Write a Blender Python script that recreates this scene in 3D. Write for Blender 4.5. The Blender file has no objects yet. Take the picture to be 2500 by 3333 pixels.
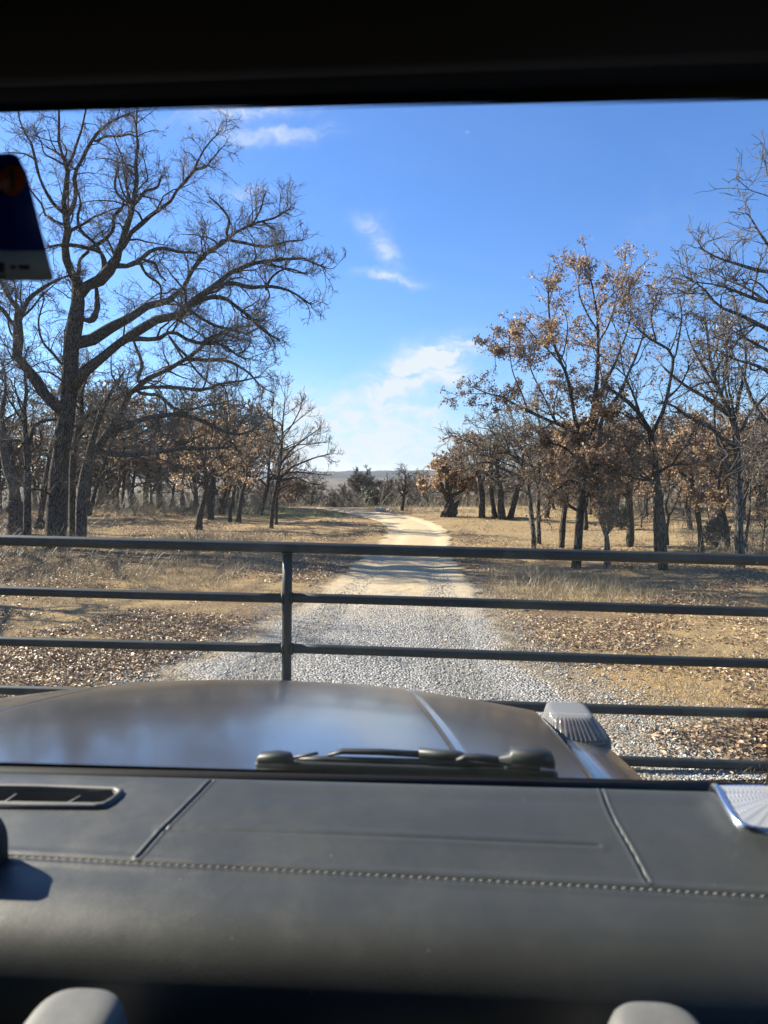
import bpy, math, random
import numpy as np
from mathutils import Vector

# ------------------------------------------------------------------ camera, sky, sun, exposure
S = bpy.context.scene
COL = S.collection
H = 1.80                                   # eye height in the passenger seat
PITCH = math.radians(3.26)
FPX = 2311.0                               # focal length in pixels of the 2500 x 3333 photograph
cam_d = bpy.data.cameras.new("camera")
cam_d.sensor_fit = 'VERTICAL'
cam_d.sensor_height = 36.0
cam_d.lens = 36.0 * FPX / 3333.0
cam_d.clip_start = 0.02
cam_d.clip_end = 9000
cam_d.dof.use_dof = True
cam_d.dof.focus_distance = 9.0
cam_d.dof.aperture_fstop = 6.3
cam = bpy.data.objects.new("camera", cam_d)
cam.location = (0, 0, H)
cam.rotation_euler = (math.radians(90) - PITCH, 0, 0)
COL.objects.link(cam)
S.camera = cam

SUN_AZ, SUN_EL = math.radians(65), math.radians(32)     # azimuth to the left of straight ahead
SUN_DIR = Vector((-math.sin(SUN_AZ) * math.cos(SUN_EL), math.cos(SUN_AZ) * math.cos(SUN_EL), math.sin(SUN_EL)))
S.view_settings.view_transform = 'Standard'
S.view_settings.look = 'None'
S.view_settings.exposure = 1.55
S.view_settings.gamma = 1
S.cycles.use_denoising = True
S.cycles.max_bounces = 8
S.cycles.transparent_max_bounces = 24
S.cycles.caustics_reflective = False
S.cycles.caustics_refractive = False
S.cycles.sample_clamp_indirect = 4.0

sun_d = bpy.data.lights.new("sun", 'SUN')
sun_d.energy = 5.0
sun_d.angle = math.radians(0.53)
sun_d.color = (1.0, 0.91, 0.75)
sun = bpy.data.objects.new("sun", sun_d)
sun.rotation_euler = SUN_DIR.to_track_quat('Z', 'Y').to_euler()
COL.objects.link(sun)


class NT:
    """small helper for node trees"""
    def __init__(self, tree):
        self.t = tree
        tree.nodes.clear()

    def n(self, kind, **kw):
        nd = self.t.nodes.new(kind)
        for k, v in kw.items():
            if k.startswith('i_'):
                key = k[2:].replace('_', ' ')
                key = int(key) if key.isdigit() else key
                if hasattr(v, 'is_linked') or isinstance(v, bpy.types.NodeSocket):
                    self.t.links.new(v, nd.inputs[key])
                else:
                    nd.inputs[key].default_value = v
            else:
                setattr(nd, k, v)
        return nd

    def l(self, a, b):
        self.t.links.new(a, b)

    def m(self, op, a, b=None, c=None, clamp=False):
        nd = self.t.nodes.new('ShaderNodeMath')
        nd.operation = op
        nd.use_clamp = clamp
        for i, v in enumerate((a, b, c)):
            if v is None:
                continue
            if isinstance(v, bpy.types.NodeSocket):
                self.t.links.new(v, nd.inputs[i])
            else:
                nd.inputs[i].default_value = v
        return nd.outputs[0]

    def noise(self, vec, scale, detail=4, rough=0.55, dist=0.0):
        nd = self.n('ShaderNodeTexNoise', i_Scale=scale, i_Detail=detail, i_Roughness=rough, i_Distortion=dist)
        if vec is not None:
            self.l(vec, nd.inputs['Vector'])
        return nd.outputs['Fac']

    def ramp(self, fac, stops):
        nd = self.t.nodes.new('ShaderNodeValToRGB')
        self.l(fac, nd.inputs[0])
        e = nd.color_ramp.elements
        while len(e) < len(stops):
            e.new(0.5)
        for el, (p, c) in zip(e, stops):
            el.position = p
            el.color = (c[0], c[1], c[2], 1) if len(c) >= 3 else (c[0], c[0], c[0], 1)
        return nd.outputs[0]

    def mix(self, fac, a, b, kind='MIX'):
        nd = self.t.nodes.new('ShaderNodeMix')
        nd.data_type = 'RGBA'
        nd.blend_type = kind
        for k, v in ((0, fac), (6, a), (7, b)):
            if isinstance(v, bpy.types.NodeSocket):
                self.t.links.new(v, nd.inputs[k])
            elif k == 0:
                nd.inputs[0].default_value = v
            else:
                nd.inputs[k].default_value = (v[0], v[1], v[2], 1)
        return nd.outputs[2]

    def smooth(self, x, a, b):
        nd = self.n('ShaderNodeMapRange', interpolation_type='SMOOTHSTEP')
        self.l(x, nd.inputs[0])
        nd.inputs[1].default_value = a
        nd.inputs[2].default_value = b
        return nd.outputs[0]


# --- world: physical sky plus thin winter cirrus placed by direction
W = bpy.data.worlds.new("World")
S.world = W
W.use_nodes = True
w = NT(W.node_tree)
sky = w.n('ShaderNodeTexSky', sky_type='NISHITA', sun_disc=False)
sky.sun_elevation = SUN_EL
sky.sun_rotation = -SUN_AZ
sky.altitude = 250
sky.air_density = 1.0
sky.dust_density = 0.6
sky.ozone_density = 1.2
tc = w.n('ShaderNodeTexCoord')
sep = w.n('ShaderNodeSeparateXYZ')
w.l(tc.outputs['Generated'], sep.inputs[0])
yy = w.m('MAXIMUM', sep.outputs[1], 0.05)
az = w.m('DIVIDE', sep.outputs[0], yy)
el = w.m('DIVIDE', sep.outputs[2], yy)
comb = w.n('ShaderNodeCombineXYZ')
w.l(az, comb.inputs[0])
w.l(el, comb.inputs[1])
uv = comb.outputs[0]
warp = w.n('ShaderNodeTexNoise', i_Scale=9.0, i_Detail=5.0, i_Roughness=0.6)
w.l(uv, warp.inputs['Vector'])
wsub = w.n('ShaderNodeVectorMath', operation='SUBTRACT')
w.l(warp.outputs['Color'], wsub.inputs[0])
wsub.inputs[1].default_value = (0.5, 0.5, 0.5)
wsc = w.n('ShaderNodeVectorMath', operation='SCALE')
w.l(wsub.outputs[0], wsc.inputs[0])
wsc.inputs['Scale'].default_value = 0.085
wadd = w.n('ShaderNodeVectorMath', operation='ADD')
w.l(uv, wadd.inputs[0])
w.l(wsc.outputs[0], wadd.inputs[1])
wsep = w.n('ShaderNodeSeparateXYZ')
w.l(wadd.outputs[0], wsep.inputs[0])
AZ, EL = wsep.outputs[0], wsep.outputs[1]


def blob(cx, cy, rx, ry, tilt=0.0):
    dx = w.m('SUBTRACT', AZ, cx)
    dy = w.m('SUBTRACT', w.m('SUBTRACT', EL, cy), w.m('MULTIPLY', dx, tilt))
    q = w.m('ADD', w.m('POWER', w.m('DIVIDE', w.m('ABSOLUTE', dx), rx), 2.0), w.m('POWER', w.m('DIVIDE', w.m('ABSOLUTE', dy), ry), 2.0))
    return w.m('EXPONENT', w.m('MULTIPLY', q, -1.0))


def sky_at(sx, sy):
    return (sx - 829.5) * 1.5069 / FPX, (1535 - sy * 1.5069) / FPX


def cloud(sx, sy, rx, ry, amp, tilt=0.0):
    a, b = sky_at(sx, sy)
    return w.m('MULTIPLY', blob(a, b, rx * 1.5069 / FPX, ry * 1.5069 / FPX, tilt), amp)


mapn = w.n('ShaderNodeMapping')
mapn.inputs['Scale'].default_value = (1.0, 2.6, 1.0)
w.l(wadd.outputs[0], mapn.inputs[0])
fine = w.noise(mapn.outputs[0], 16.0, 10, 0.66, 0.9)
broad = w.noise(mapn.outputs[0], 3.6, 6, 0.6, 0.3)
parts = [cloud(905, 800, 84, 42, 1.75, 0.35), cloud(955, 752, 44, 15, 1.5, 0.1), cloud(860, 845, 58, 18, 1.1, 0.3), cloud(960, 800, 36, 32, 0.9, -0.6),
         cloud(800, 915, 170, 60, 0.62, 0.0), cloud(720, 965, 180, 60, 0.62), cloud(900, 985, 150, 50, 0.55), cloud(660, 880, 90, 50, 0.35),
         cloud(830, 545, 30, 34, 0.62, -0.6), cloud(790, 480, 34, 18, 0.5, -0.2), cloud(835, 612, 52, 9, 0.8, 0.0),
         cloud(520, 262, 115, 17, 0.75, 0.05), cloud(590, 305, 120, 14, 0.55, 0.0), cloud(540, 425, 60, 12, 0.35),
         cloud(1090, 745, 120, 8, 0.22, 0.25), cloud(1010, 935, 60, 10, 0.5), cloud(880, 890, 50, 10, 0.6)]
tot = parts[0]
for p in parts[1:]:
    tot = w.m('ADD', tot, p)
hole = w.m('SUBTRACT', 1.0, cloud(893, 815, 38, 13, 0.95, 0.2))
tot = w.m('MULTIPLY', tot, hole)
shape = w.smooth(w.m('ADD', w.m('MULTIPLY', fine, 0.75), w.m('MULTIPLY', broad, 0.35)), 0.38, 0.72)
dens = w.m('MULTIPLY', tot, w.m('ADD', w.m('MULTIPLY', shape, 1.25), 0.12), clamp=True)
# scattered high veil so that the rest of the dome is not empty
veil = w.m('MULTIPLY', w.smooth(broad, 0.52, 0.8), 0.07)
low = w.m('MULTIPLY', w.m('EXPONENT', w.m('MULTIPLY', w.m('ABSOLUTE', EL), -11.0)), 0.42)
dens = w.m('MINIMUM', w.m('ADD', w.m('ADD', dens, veil), low), 1.0)
front = w.smooth(sep.outputs[1], 0.05, 0.2)
dens = w.m('MULTIPLY', dens, front)
skyc = w.mix(1.0, sky.outputs[0], (0.52, 0.82, 1.29), 'MULTIPLY')
white = w.mix(dens, skyc, (4.9, 5.3, 5.8))
bg = w.n('ShaderNodeBackground', i_Strength=0.060)
w.l(white, bg.inputs[0])
wo = w.n('ShaderNodeOutputWorld')
w.l(bg.outputs[0], wo.inputs[0])

# ------------------------------------------------------------------ measuring helpers
K = 2500.0 / 1659.0                          # the points below were read off a 1659 px wide copy
ct, st = math.cos(PITCH), math.sin(PITCH)


def ray(sx, sy):
    u = (sx * K - 1250.0) / FPX
    v = (1666.5 - sy * K) / FPX
    return np.array([u, ct + v * st, -st + v * ct])


def at(sx, sy, y):                            # point at distance y in front of the eye
    d = ray(sx, sy)
    return np.array([0, 0, H]) + d * (y / d[1])


def on_ground(sx, sy):
    d = ray(sx, sy)
    p = np.array([0, 0, H]) + d * (H / -d[2])
    for _ in range(4):
        z = float(terrain(p[0], p[1]))
        p = np.array([0, 0, H]) + d * ((H - z) / -d[2])
    return p


def terrain(x, y):
    x = np.asarray(x, float)
    y = np.asarray(y, float)
    z = 0.05 * np.sin(x * 0.55 + 1.0) * np.sin(y * 0.31) + 0.03 * np.sin(x * 1.7 + y * 0.9)
    z = z * np.clip((np.abs(x) - 1.5) / 2.0, 0, 1) * np.clip((y - 3) / 4, 0, 1)
    z = z * np.clip((60 - y) / 25, 0, 1)
    t = np.clip((y - 35.0) / 90.0, 0, 1)
    z = z - 9.5 * (t * t * (3 - 2 * t)) - 0.6 * np.clip((y - 35.0) / 20.0, 0, 1)
    k = np.clip((y - 800.0) / 700.0, 0, 1)
    z = z + k * (1.6 * np.sin(x * 0.093 + y * 0.02) * np.sin(x * 0.041 + 1.3) + 1.2 * np.sin(x * 0.171 + 0.7 + y * 0.013))
    z = z + (k * k * (3 - 2 * k)) * (11.8 + 1.2 * np.sin(x * 0.0016 + 0.6) + 1.3 * np.sin(x * 0.006))
    return z


YAW = math.radians(3.4)                       # the vehicle points a little to the right of the lens
CX = np.array([math.cos(YAW), -math.sin(YAW), 0])
CY = np.array([math.sin(YAW), math.cos(YAW), 0])
EYE = np.array([0, 0, H])


def car(x, d, h):                             # vehicle frame: across, forward, height relative to the eye
    x, d, h = np.broadcast_arrays(np.asarray(x, float), np.asarray(d, float), np.asarray(h, float))
    return EYE + x[..., None] * CX + d[..., None] * CY + h[..., None] * np.array([0, 0, 1.0])


def cp(sx, sy, d):                            # vehicle frame coordinates of a sight line at forward distance d
    r = ray(sx, sy)
    t = d / float(r @ CY)
    return float(r @ CX) * t, d, float(r[2]) * t


def cw(sx, sy, d):
    return car(*cp(sx, sy, d))


def to_s(P):                                  # world -> reading coordinates
    q = np.asarray(P) - EYE
    depth = q[..., 1] * ct - q[..., 2] * st
    up = q[..., 1] * st + q[..., 2] * ct
    return np.stack([(1250 + q[..., 0] / depth * FPX) / K, (1666.5 - up / depth * FPX) / K], -1)


# ------------------------------------------------------------------ objects
def link(o, parent=None):
    COL.objects.link(o)
    if parent is not None:
        o.parent = parent
    return o


def tag(o, label=None, category=None, group=None, kind=None):
    for k, v in (('label', label), ('category', category), ('group', group), ('kind', kind)):
        if v:
            o[k] = v
    return o


def empty(name, loc, label, category, group=None):
    o = bpy.data.objects.new(name, None)
    o.empty_display_size = 0.2
    o.location = tuple(loc)
    link(o)
    return tag(o, label, category, group)


def mesh_obj(name, V, F, mats, parent=None, smooth=False, mat_idx=None, tint=None, origin=None):
    """V (n,3); F an (m,k) array or a list of such arrays / face lists"""
    V = np.asarray(V, np.float64)
    if origin is None and parent is not None:
        origin = np.array(parent_world(parent))
    if origin is not None:
        V = V - np.asarray(origin)
    if isinstance(F, np.ndarray):
        F = [F]
    if len(F) and not isinstance(F[0], np.ndarray):
        F = [np.array(f, dtype=np.int64)[None, :] for f in F]
    me = bpy.data.meshes.new(name)
    tot = sum(f.shape[0] for f in F)
    loops = np.concatenate([f.ravel() for f in F])
    sizes = np.concatenate([np.full(f.shape[0], f.shape[1]) for f in F])
    starts = np.concatenate([[0], np.cumsum(sizes)[:-1]])
    me.vertices.add(len(V))
    me.vertices.foreach_set('co', V.ravel().astype(np.float32))
    me.loops.add(len(loops))
    me.loops.foreach_set('vertex_index', loops.astype(np.int32))
    me.polygons.add(tot)
    me.polygons.foreach_set('loop_start', starts.astype(np.int32))
    me.polygons.foreach_set('loop_total', sizes.astype(np.int32))
    if smooth:
        me.polygons.foreach_set('use_smooth', np.ones(tot, bool))
    if mat_idx is not None:
        me.polygons.foreach_set('material_index', np.asarray(mat_idx, np.int32))
    if tint is not None:
        a = me.attributes.new('tint', 'FLOAT', 'POINT')
        a.data.foreach_set('value', np.asarray(tint, np.float32))
    me.update(calc_edges=True)
    me.validate()
    for m_ in (mats if isinstance(mats, (list, tuple)) else [mats]):
        me.materials.append(m_)
    o = bpy.data.objects.new(name, me)
    if parent is None and origin is not None:
        o.location = tuple(origin)
    return link(o, parent)


def parent_world(o):
    p = np.array(o.location)
    while o.parent is not None:
        o = o.parent
        p = p + np.array(o.location)
    return p


def unit(v):
    return v / np.maximum(np.linalg.norm(v, axis=-1, keepdims=True), 1e-9)


def tubes(P, R, sides, cap=True):
    """P (N,K,3), R (N,K) -> verts, quads, caps"""
    N, Kp, _ = P.shape
    T = np.empty_like(P)
    T[:, 1:-1] = P[:, 2:] - P[:, :-2]
    T[:, 0] = P[:, 1] - P[:, 0]
    T[:, -1] = P[:, -1] - P[:, -2]
    T = unit(T)
    ref = np.where(np.abs(T[:, :1, 2:3]) > 0.9, np.array([1.0, 0, 0]), np.array([0, 0, 1.0]))
    A = np.empty_like(P)
    A[:, 0] = unit(np.cross(T[:, 0], np.broadcast_to(ref[:, 0], T[:, 0].shape)))
    for k in range(1, Kp):
        a = A[:, k - 1] - T[:, k] * np.sum(A[:, k - 1] * T[:, k], -1, keepdims=True)
        A[:, k] = unit(a)
    B = np.cross(T, A)
    ang = np.arange(sides) / sides * 2 * np.pi
    ring = A[:, :, None, :] * np.cos(ang)[None, None, :, None] + B[:, :, None, :] * np.sin(ang)[None, None, :, None]
    V = P[:, :, None, :] + ring * R[:, :, None, None]
    idx = np.arange(N * Kp * sides).reshape(N, Kp, sides)
    a = idx[:, :-1]
    b = idx[:, 1:]
    Q = np.stack([a, np.roll(a, -1, 2), np.roll(b, -1, 2), b], -1).reshape(-1, 4)
    F = [Q]
    if cap:
        F.append(idx[:, 0][:, ::-1].reshape(N, sides))
        F.append(idx[:, -1].reshape(N, sides))
    return V.reshape(-1, 3), F


class Soup:
    def __init__(self):
        self.V, self.F, self.M, self.T, self.n = [], [], [], [], 0

    def add(self, V, F, m=0, tint=None):
        V = np.asarray(V, float).reshape(-1, 3)
        if isinstance(F, np.ndarray):
            F = [F]
        if len(F) and not isinstance(F[0], np.ndarray):
            F = [np.array(f)[None, :] for f in F]
        for f in F:
            if len(f):
                self.F.append(f + self.n)
                self.M.append(np.full(len(f), m))
        self.V.append(V)
        self.T.append(np.zeros(len(V)) if tint is None else np.broadcast_to(tint, (len(V),)))
        self.n += len(V)

    def build(self, name, mats, parent=None, smooth=False, origin=None):
        return mesh_obj(name, np.concatenate(self.V), self.F, mats, parent, smooth, np.concatenate(self.M), np.concatenate(self.T), origin)


def loft(rings, closed=True, cap=True):
    """list of (n,3) rings -> verts, faces"""
    n = len(rings[0])
    V = np.concatenate([np.asarray(r, float) for r in rings])
    F = []
    for k in range(len(rings) - 1):
        for i in range(n if closed else n - 1):
            j = (i + 1) % n
            F.append((k * n + i, k * n + j, (k + 1) * n + j, (k + 1) * n + i))
    F = [np.array(F)]
    if cap and closed:
        F.append(np.arange(n)[::-1][None, :])
        F.append((np.arange(n) + (len(rings) - 1) * n)[None, :])
    return V, F


def grid_faces(nu, nv):
    i = np.arange(nu * nv).reshape(nu, nv)
    return np.stack([i[:-1, :-1], i[1:, :-1], i[1:, 1:], i[:-1, 1:]], -1).reshape(-1, 4)


# ------------------------------------------------------------------ materials
def material(name):
    m_ = bpy.data.materials.new(name)
    m_.use_nodes = True
    t = NT(m_.node_tree)
    out = t.n('ShaderNodeOutputMaterial')
    return m_, t, out


def bumped(t, height, strength, dist):
    b = t.n('ShaderNodeBump', i_Strength=strength, i_Distance=dist)
    t.l(height, b.inputs['Height'])
    return b.outputs[0]


def simple(name, col, rough=0.5, metal=0.0, noise_amt=0.12, noise_scale=40.0, bump=0.0, spec=0.5, coat=0.0):
    m_, t, out = material(name)
    p = t.n('ShaderNodeBsdfPrincipled', i_Roughness=rough, i_Metallic=metal)
    p.inputs['Specular IOR Level'].default_value = spec
    p.inputs['Coat Weight'].default_value = coat
    pos = t.n('ShaderNodeNewGeometry').outputs['Position']
    nz = t.noise(pos, noise_scale, 5, 0.6)
    lo = [c * (1 - noise_amt) for c in col]
    hi = [c * (1 + noise_amt) for c in col]
    t.l(t.ramp(nz, [(0.3, lo), (0.7, hi)]), p.inputs['Base Color'])
    if bump:
        t.l(bumped(t, nz, bump, 0.002), p.inputs['Normal'])
    t.l(p.outputs[0], out.inputs[0])
    return m_


def mat_bark(name, dark, light):
    m_, t, out = material(name)
    geo = t.n('ShaderNodeNewGeometry')
    mp = t.n('ShaderNodeMapping')
    mp.inputs['Scale'].default_value = (1, 1, 0.22)
    t.l(geo.outputs['Position'], mp.inputs[0])
    v = t.n('ShaderNodeTexVoronoi', feature='DISTANCE_TO_EDGE', i_Scale=26.0)
    t.l(mp.outputs[0], v.inputs['Vector'])
    nz = t.noise(geo.outputs['Position'], 14.0, 6, 0.65)
    big = t.noise(geo.outputs['Position'], 1.7, 3, 0.6)
    edge = t.smooth(v.outputs[0], 0.0, 0.16)
    fac = t.m('MULTIPLY', edge, t.m('ADD', t.m('MULTIPLY', nz, 0.9), t.m('MULTIPLY', big, 0.35)))
    p = t.n('ShaderNodeBsdfPrincipled', i_Roughness=0.95)
    p.inputs['Specular IOR Level'].default_value = 0.15
    t.l(t.ramp(fac, [(0.08, [c * 0.45 for c in dark]), (0.4, dark), (0.85, light)]), p.inputs['Base Color'])
    t.l(bumped(t, t.m('ADD', edge, t.m('MULTIPLY', nz, 0.4)), 0.9, 0.03), p.inputs['Normal'])
    t.l(p.outputs[0], out.inputs[0])
    return m_


def mat_card(name, col, trans=0.5):
    m_, t, out = material(name)
    p = t.n('ShaderNodeBsdfPrincipled', i_Roughness=0.45)
    p.inputs['Base Color'].default_value = (*col, 1)
    tr = t.n('ShaderNodeBsdfTranslucent')
    tr.inputs[0].default_value = (*col, 1)
    mx = t.n('ShaderNodeMixShader', i_0=trans)
    t.l(p.outputs[0], mx.inputs[1])
    t.l(tr.outputs[0], mx.inputs[2])
    t.l(mx.outputs[0], out.inputs[0])
    return m_


def mat_leaf(name, stops, trans=0.45):
    m_, t, out = material(name)
    a = t.n('ShaderNodeAttribute', attribute_name='tint')
    c = t.ramp(a.outputs['Fac'], stops)
    p = t.n('ShaderNodeBsdfPrincipled', i_Roughness=0.5)
    p.inputs['Specular IOR Level'].default_value = 0.45
    t.l(c, p.inputs['Base Color'])
    tr = t.n('ShaderNodeBsdfTranslucent')
    t.l(c, tr.inputs[0])
    mx = t.n('ShaderNodeMixShader', i_0=trans)
    t.l(p.outputs[0], mx.inputs[1])
    t.l(tr.outputs[0], mx.inputs[2])
    t.l(mx.outputs[0], out.inputs[0])
    return m_


M = {}
M['bark'] = mat_bark('oak_bark', (0.062, 0.052, 0.044), (0.135, 0.118, 0.10))
M['bark_pale'] = mat_bark('pale_bark', (0.15, 0.13, 0.105), (0.34, 0.30, 0.25))
M['bark_grey'] = mat_bark('grey_bark', (0.085, 0.077, 0.068), (0.21, 0.195, 0.175))
M['twig'] = simple('twig_bark', (0.12, 0.098, 0.08), 0.8, noise_amt=0.35, noise_scale=3.0, spec=0.3)
M['twig_grey'] = simple('grey_twig_bark', (0.14, 0.118, 0.098), 0.8, noise_amt=0.3, noise_scale=3.0, spec=0.35)
M['leaf'] = mat_leaf('brown_oak_leaf', [(0.0, (0.10, 0.052, 0.031)), (0.35, (0.25, 0.15, 0.088)), (0.65, (0.42, 0.295, 0.185)), (1.0, (0.66, 0.52, 0.35))], 0.55)
M['needle'] = mat_leaf('cedar_green', [(0.0, (0.026, 0.034, 0.020)), (0.6, (0.055, 0.066, 0.036)), (1.0, (0.11, 0.115, 0.065))], 0.25)
M['litter'] = mat_leaf('dry_leaf_litter', [(0.0, (0.11, 0.065, 0.04)), (0.3, (0.26, 0.17, 0.105)), (0.65, (0.43, 0.315, 0.19)), (1.0, (0.58, 0.46, 0.30))], 0.15)
M['straw'] = mat_leaf('dry_straw', [(0.0, (0.13, 0.105, 0.07)), (0.5, (0.28, 0.225, 0.135)), (1.0, (0.47, 0.39, 0.25))], 0.25)
M['brush'] = mat_leaf('grey_brush', [(0.0, (0.075, 0.064, 0.047)), (0.5, (0.18, 0.152, 0.108)), (1.0, (0.31, 0.265, 0.185))], 0.15)
M['stone'] = mat_leaf('crushed_stone', [(0.0, (0.10, 0.10, 0.10)), (0.5, (0.26, 0.255, 0.24)), (1.0, (0.52, 0.50, 0.46))], 0.0)
M['gate'] = simple('gate_paint', (0.017, 0.021, 0.0205), 0.55, noise_amt=0.35, noise_scale=14.0, bump=0.4, spec=0.35)
M['plastic'] = simple('black_plastic', (0.013, 0.014, 0.016), 0.5, noise_amt=0.2, noise_scale=60)
M['trim'] = simple('black_trim', (0.008, 0.008, 0.009), 0.75, noise_amt=0.2, noise_scale=80, spec=0.2)
M['headliner'] = simple('headliner_fabric', (0.003, 0.003, 0.0035), 0.95, noise_amt=0.25, noise_scale=300, bump=0.3, spec=0.1)
M['thread'] = simple('stitch_thread', (0.22, 0.225, 0.22), 0.7, noise_amt=0.2, noise_scale=200)
M['handle'] = simple('handle_grey', (0.115, 0.115, 0.11), 0.55, noise_amt=0.08, noise_scale=90, bump=0.1)
M['tag_blue'] = mat_card('tag_blue', (0.006, 0.034, 0.27), 0.3)
M['tag_white'] = mat_card('tag_white', (0.62, 0.62, 0.58), 0.3)
M['tag_orange'] = mat_card('tag_orange', (0.50, 0.085, 0.012), 0.3)
M['tag_dark'] = simple('tag_dark', (0.05, 0.03, 0.03), 0.6, noise_amt=0.1, noise_scale=60)
M['rubber'] = simple('tyre_rubber', (0.02, 0.02, 0.02), 0.85, noise_amt=0.2)
M['rock'] = simple('limestone', (0.58, 0.52, 0.43), 0.9, noise_amt=0.3, noise_scale=6, bump=0.6)


def mat_leather():
    m_, t, out = material('dash_leather')
    pos = t.n('ShaderNodeNewGeometry').outputs['Position']
    v = t.n('ShaderNodeTexVoronoi', i_Scale=900.0)
    t.l(pos, v.inputs['Vector'])
    nz = t.noise(pos, 9.0, 5, 0.6)
    dust = t.n('ShaderNodeTexVoronoi', i_Scale=34.0)
    t.l(pos, dust.inputs['Vector'])
    spot = t.m('MULTIPLY', t.m('LESS_THAN', dust.outputs['Distance'], 0.05), t.m('GREATER_THAN', t.noise(pos, 21.0, 2), 0.55))
    c = t.ramp(t.m('ADD', t.m('MULTIPLY', nz, 0.7), t.m('MULTIPLY', t.noise(pos, 55.0, 4, 0.7), 0.3)), [(0.3, (0.034, 0.0365, 0.0335)), (0.7, (0.046, 0.0485, 0.0445))])
    c = t.mix(t.m('MULTIPLY', spot, 0.3), c, (0.25, 0.25, 0.24))
    p = t.n('ShaderNodeBsdfPrincipled', i_Roughness=0.46)
    p.inputs['Specular IOR Level'].default_value = 0.55
    t.l(c, p.inputs['Base Color'])
    t.l(t.m('ADD', t.m('MULTIPLY', t.smooth(t.noise(pos, 6.0, 5, 0.7), 0.35, 0.7), 0.16), 0.38), p.inputs['Roughness'])
    t.l(bumped(t, t.m('ADD', v.outputs['Distance'], t.m('MULTIPLY', t.noise(pos, 240.0, 3), 0.6)), 0.22, 0.0008), p.inputs['Normal'])
    t.l(p.outputs[0], out.inputs[0])
    return m_


M['leather'] = mat_leather()


def mat_paint():
    m_, t, out = material('bonnet_paint')
    pos = t.n('ShaderNodeNewGeometry').outputs['Position']
    nz = t.noise(pos, 5.0, 4, 0.6)
    d = t.n('ShaderNodeTexVoronoi', i_Scale=42.0)
    t.l(pos, d.inputs['Vector'])
    big = t.noise(pos, 2.3, 4, 0.6)
    speck = t.m('MULTIPLY', t.m('LESS_THAN', d.outputs['Distance'], 0.13), t.m('GREATER_THAN', t.noise(pos, 40.0, 2), 0.55))
    film = t.m('MULTIPLY', t.noise(pos, 120.0, 4, 0.7), 0.10)
    c = t.ramp(nz, [(0.3, (0.24, 0.222, 0.21)), (0.7, (0.28, 0.26, 0.246))])
    c = t.mix(film, c, (0.32, 0.28, 0.24))
    c = t.mix(t.m('MULTIPLY', speck, 0.5), c, (0.45, 0.42, 0.38))
    p = t.n('ShaderNodeBsdfPrincipled', i_Metallic=0.86)
    t.l(c, p.inputs['Base Color'])
    t.l(t.m('ADD', t.m('MULTIPLY', big, 0.12), 0.17), p.inputs['Roughness'])
    p.inputs['Coat Weight'].default_value = 0.7
    p.inputs['Coat IOR'].default_value = 1.5
    t.l(t.m('ADD', t.m('MULTIPLY', big, 0.10), 0.07), p.inputs['Coat Roughness'])
    t.l(p.outputs[0], out.inputs[0])
    return m_


M['paint'] = mat_paint()


def mat_glass():
    m_, t, out = material('windscreen_glass')
    tr = t.n('ShaderNodeBsdfTransparent', i_Color=(0.955, 0.972, 0.965, 1))
    gl = t.n('ShaderNodeBsdfGlossy', i_Roughness=0.02)
    gl.inputs['Color'].default_value = (0.75, 1.0, 0.95, 1)
    fr = t.n('ShaderNodeFresnel', i_IOR=1.35)
    mx = t.n('ShaderNodeMixShader')
    t.l(t.m('MINIMUM', t.m('MULTIPLY', fr.outputs[0], 0.8), 0.25), mx.inputs[0])
    t.l(tr.outputs[0], mx.inputs[1])
    t.l(gl.outputs[0], mx.inputs[2])
    pos = t.n('ShaderNodeNewGeometry').outputs['Position']
    sp = t.n('ShaderNodeTexVoronoi', i_Scale=42.0)
    t.l(pos, sp.inputs['Vector'])
    speck = t.m('MULTIPLY', t.m('LESS_THAN', sp.outputs['Distance'], 0.05), t.m('GREATER_THAN', t.noise(pos, 16.0, 2), 0.60))
    dust = t.m('ADD', t.m('MULTIPLY', t.smooth(t.noise(pos, 5.0, 5, 0.7), 0.35, 0.8), 0.010), t.m('MULTIPLY', speck, 0.16))
    du = t.n('ShaderNodeBsdfTranslucent')
    du.inputs[0].default_value = (0.7, 0.78, 0.74, 1)
    mx2 = t.n('ShaderNodeMixShader')
    t.l(t.m('ADD', dust, 0.003), mx2.inputs[0])
    t.l(mx.outputs[0], mx2.inputs[1])
    t.l(du.outputs[0], mx2.inputs[2])
    t.l(mx2.outputs[0], out.inputs[0])
    return m_


M['glass'] = mat_glass()


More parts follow.
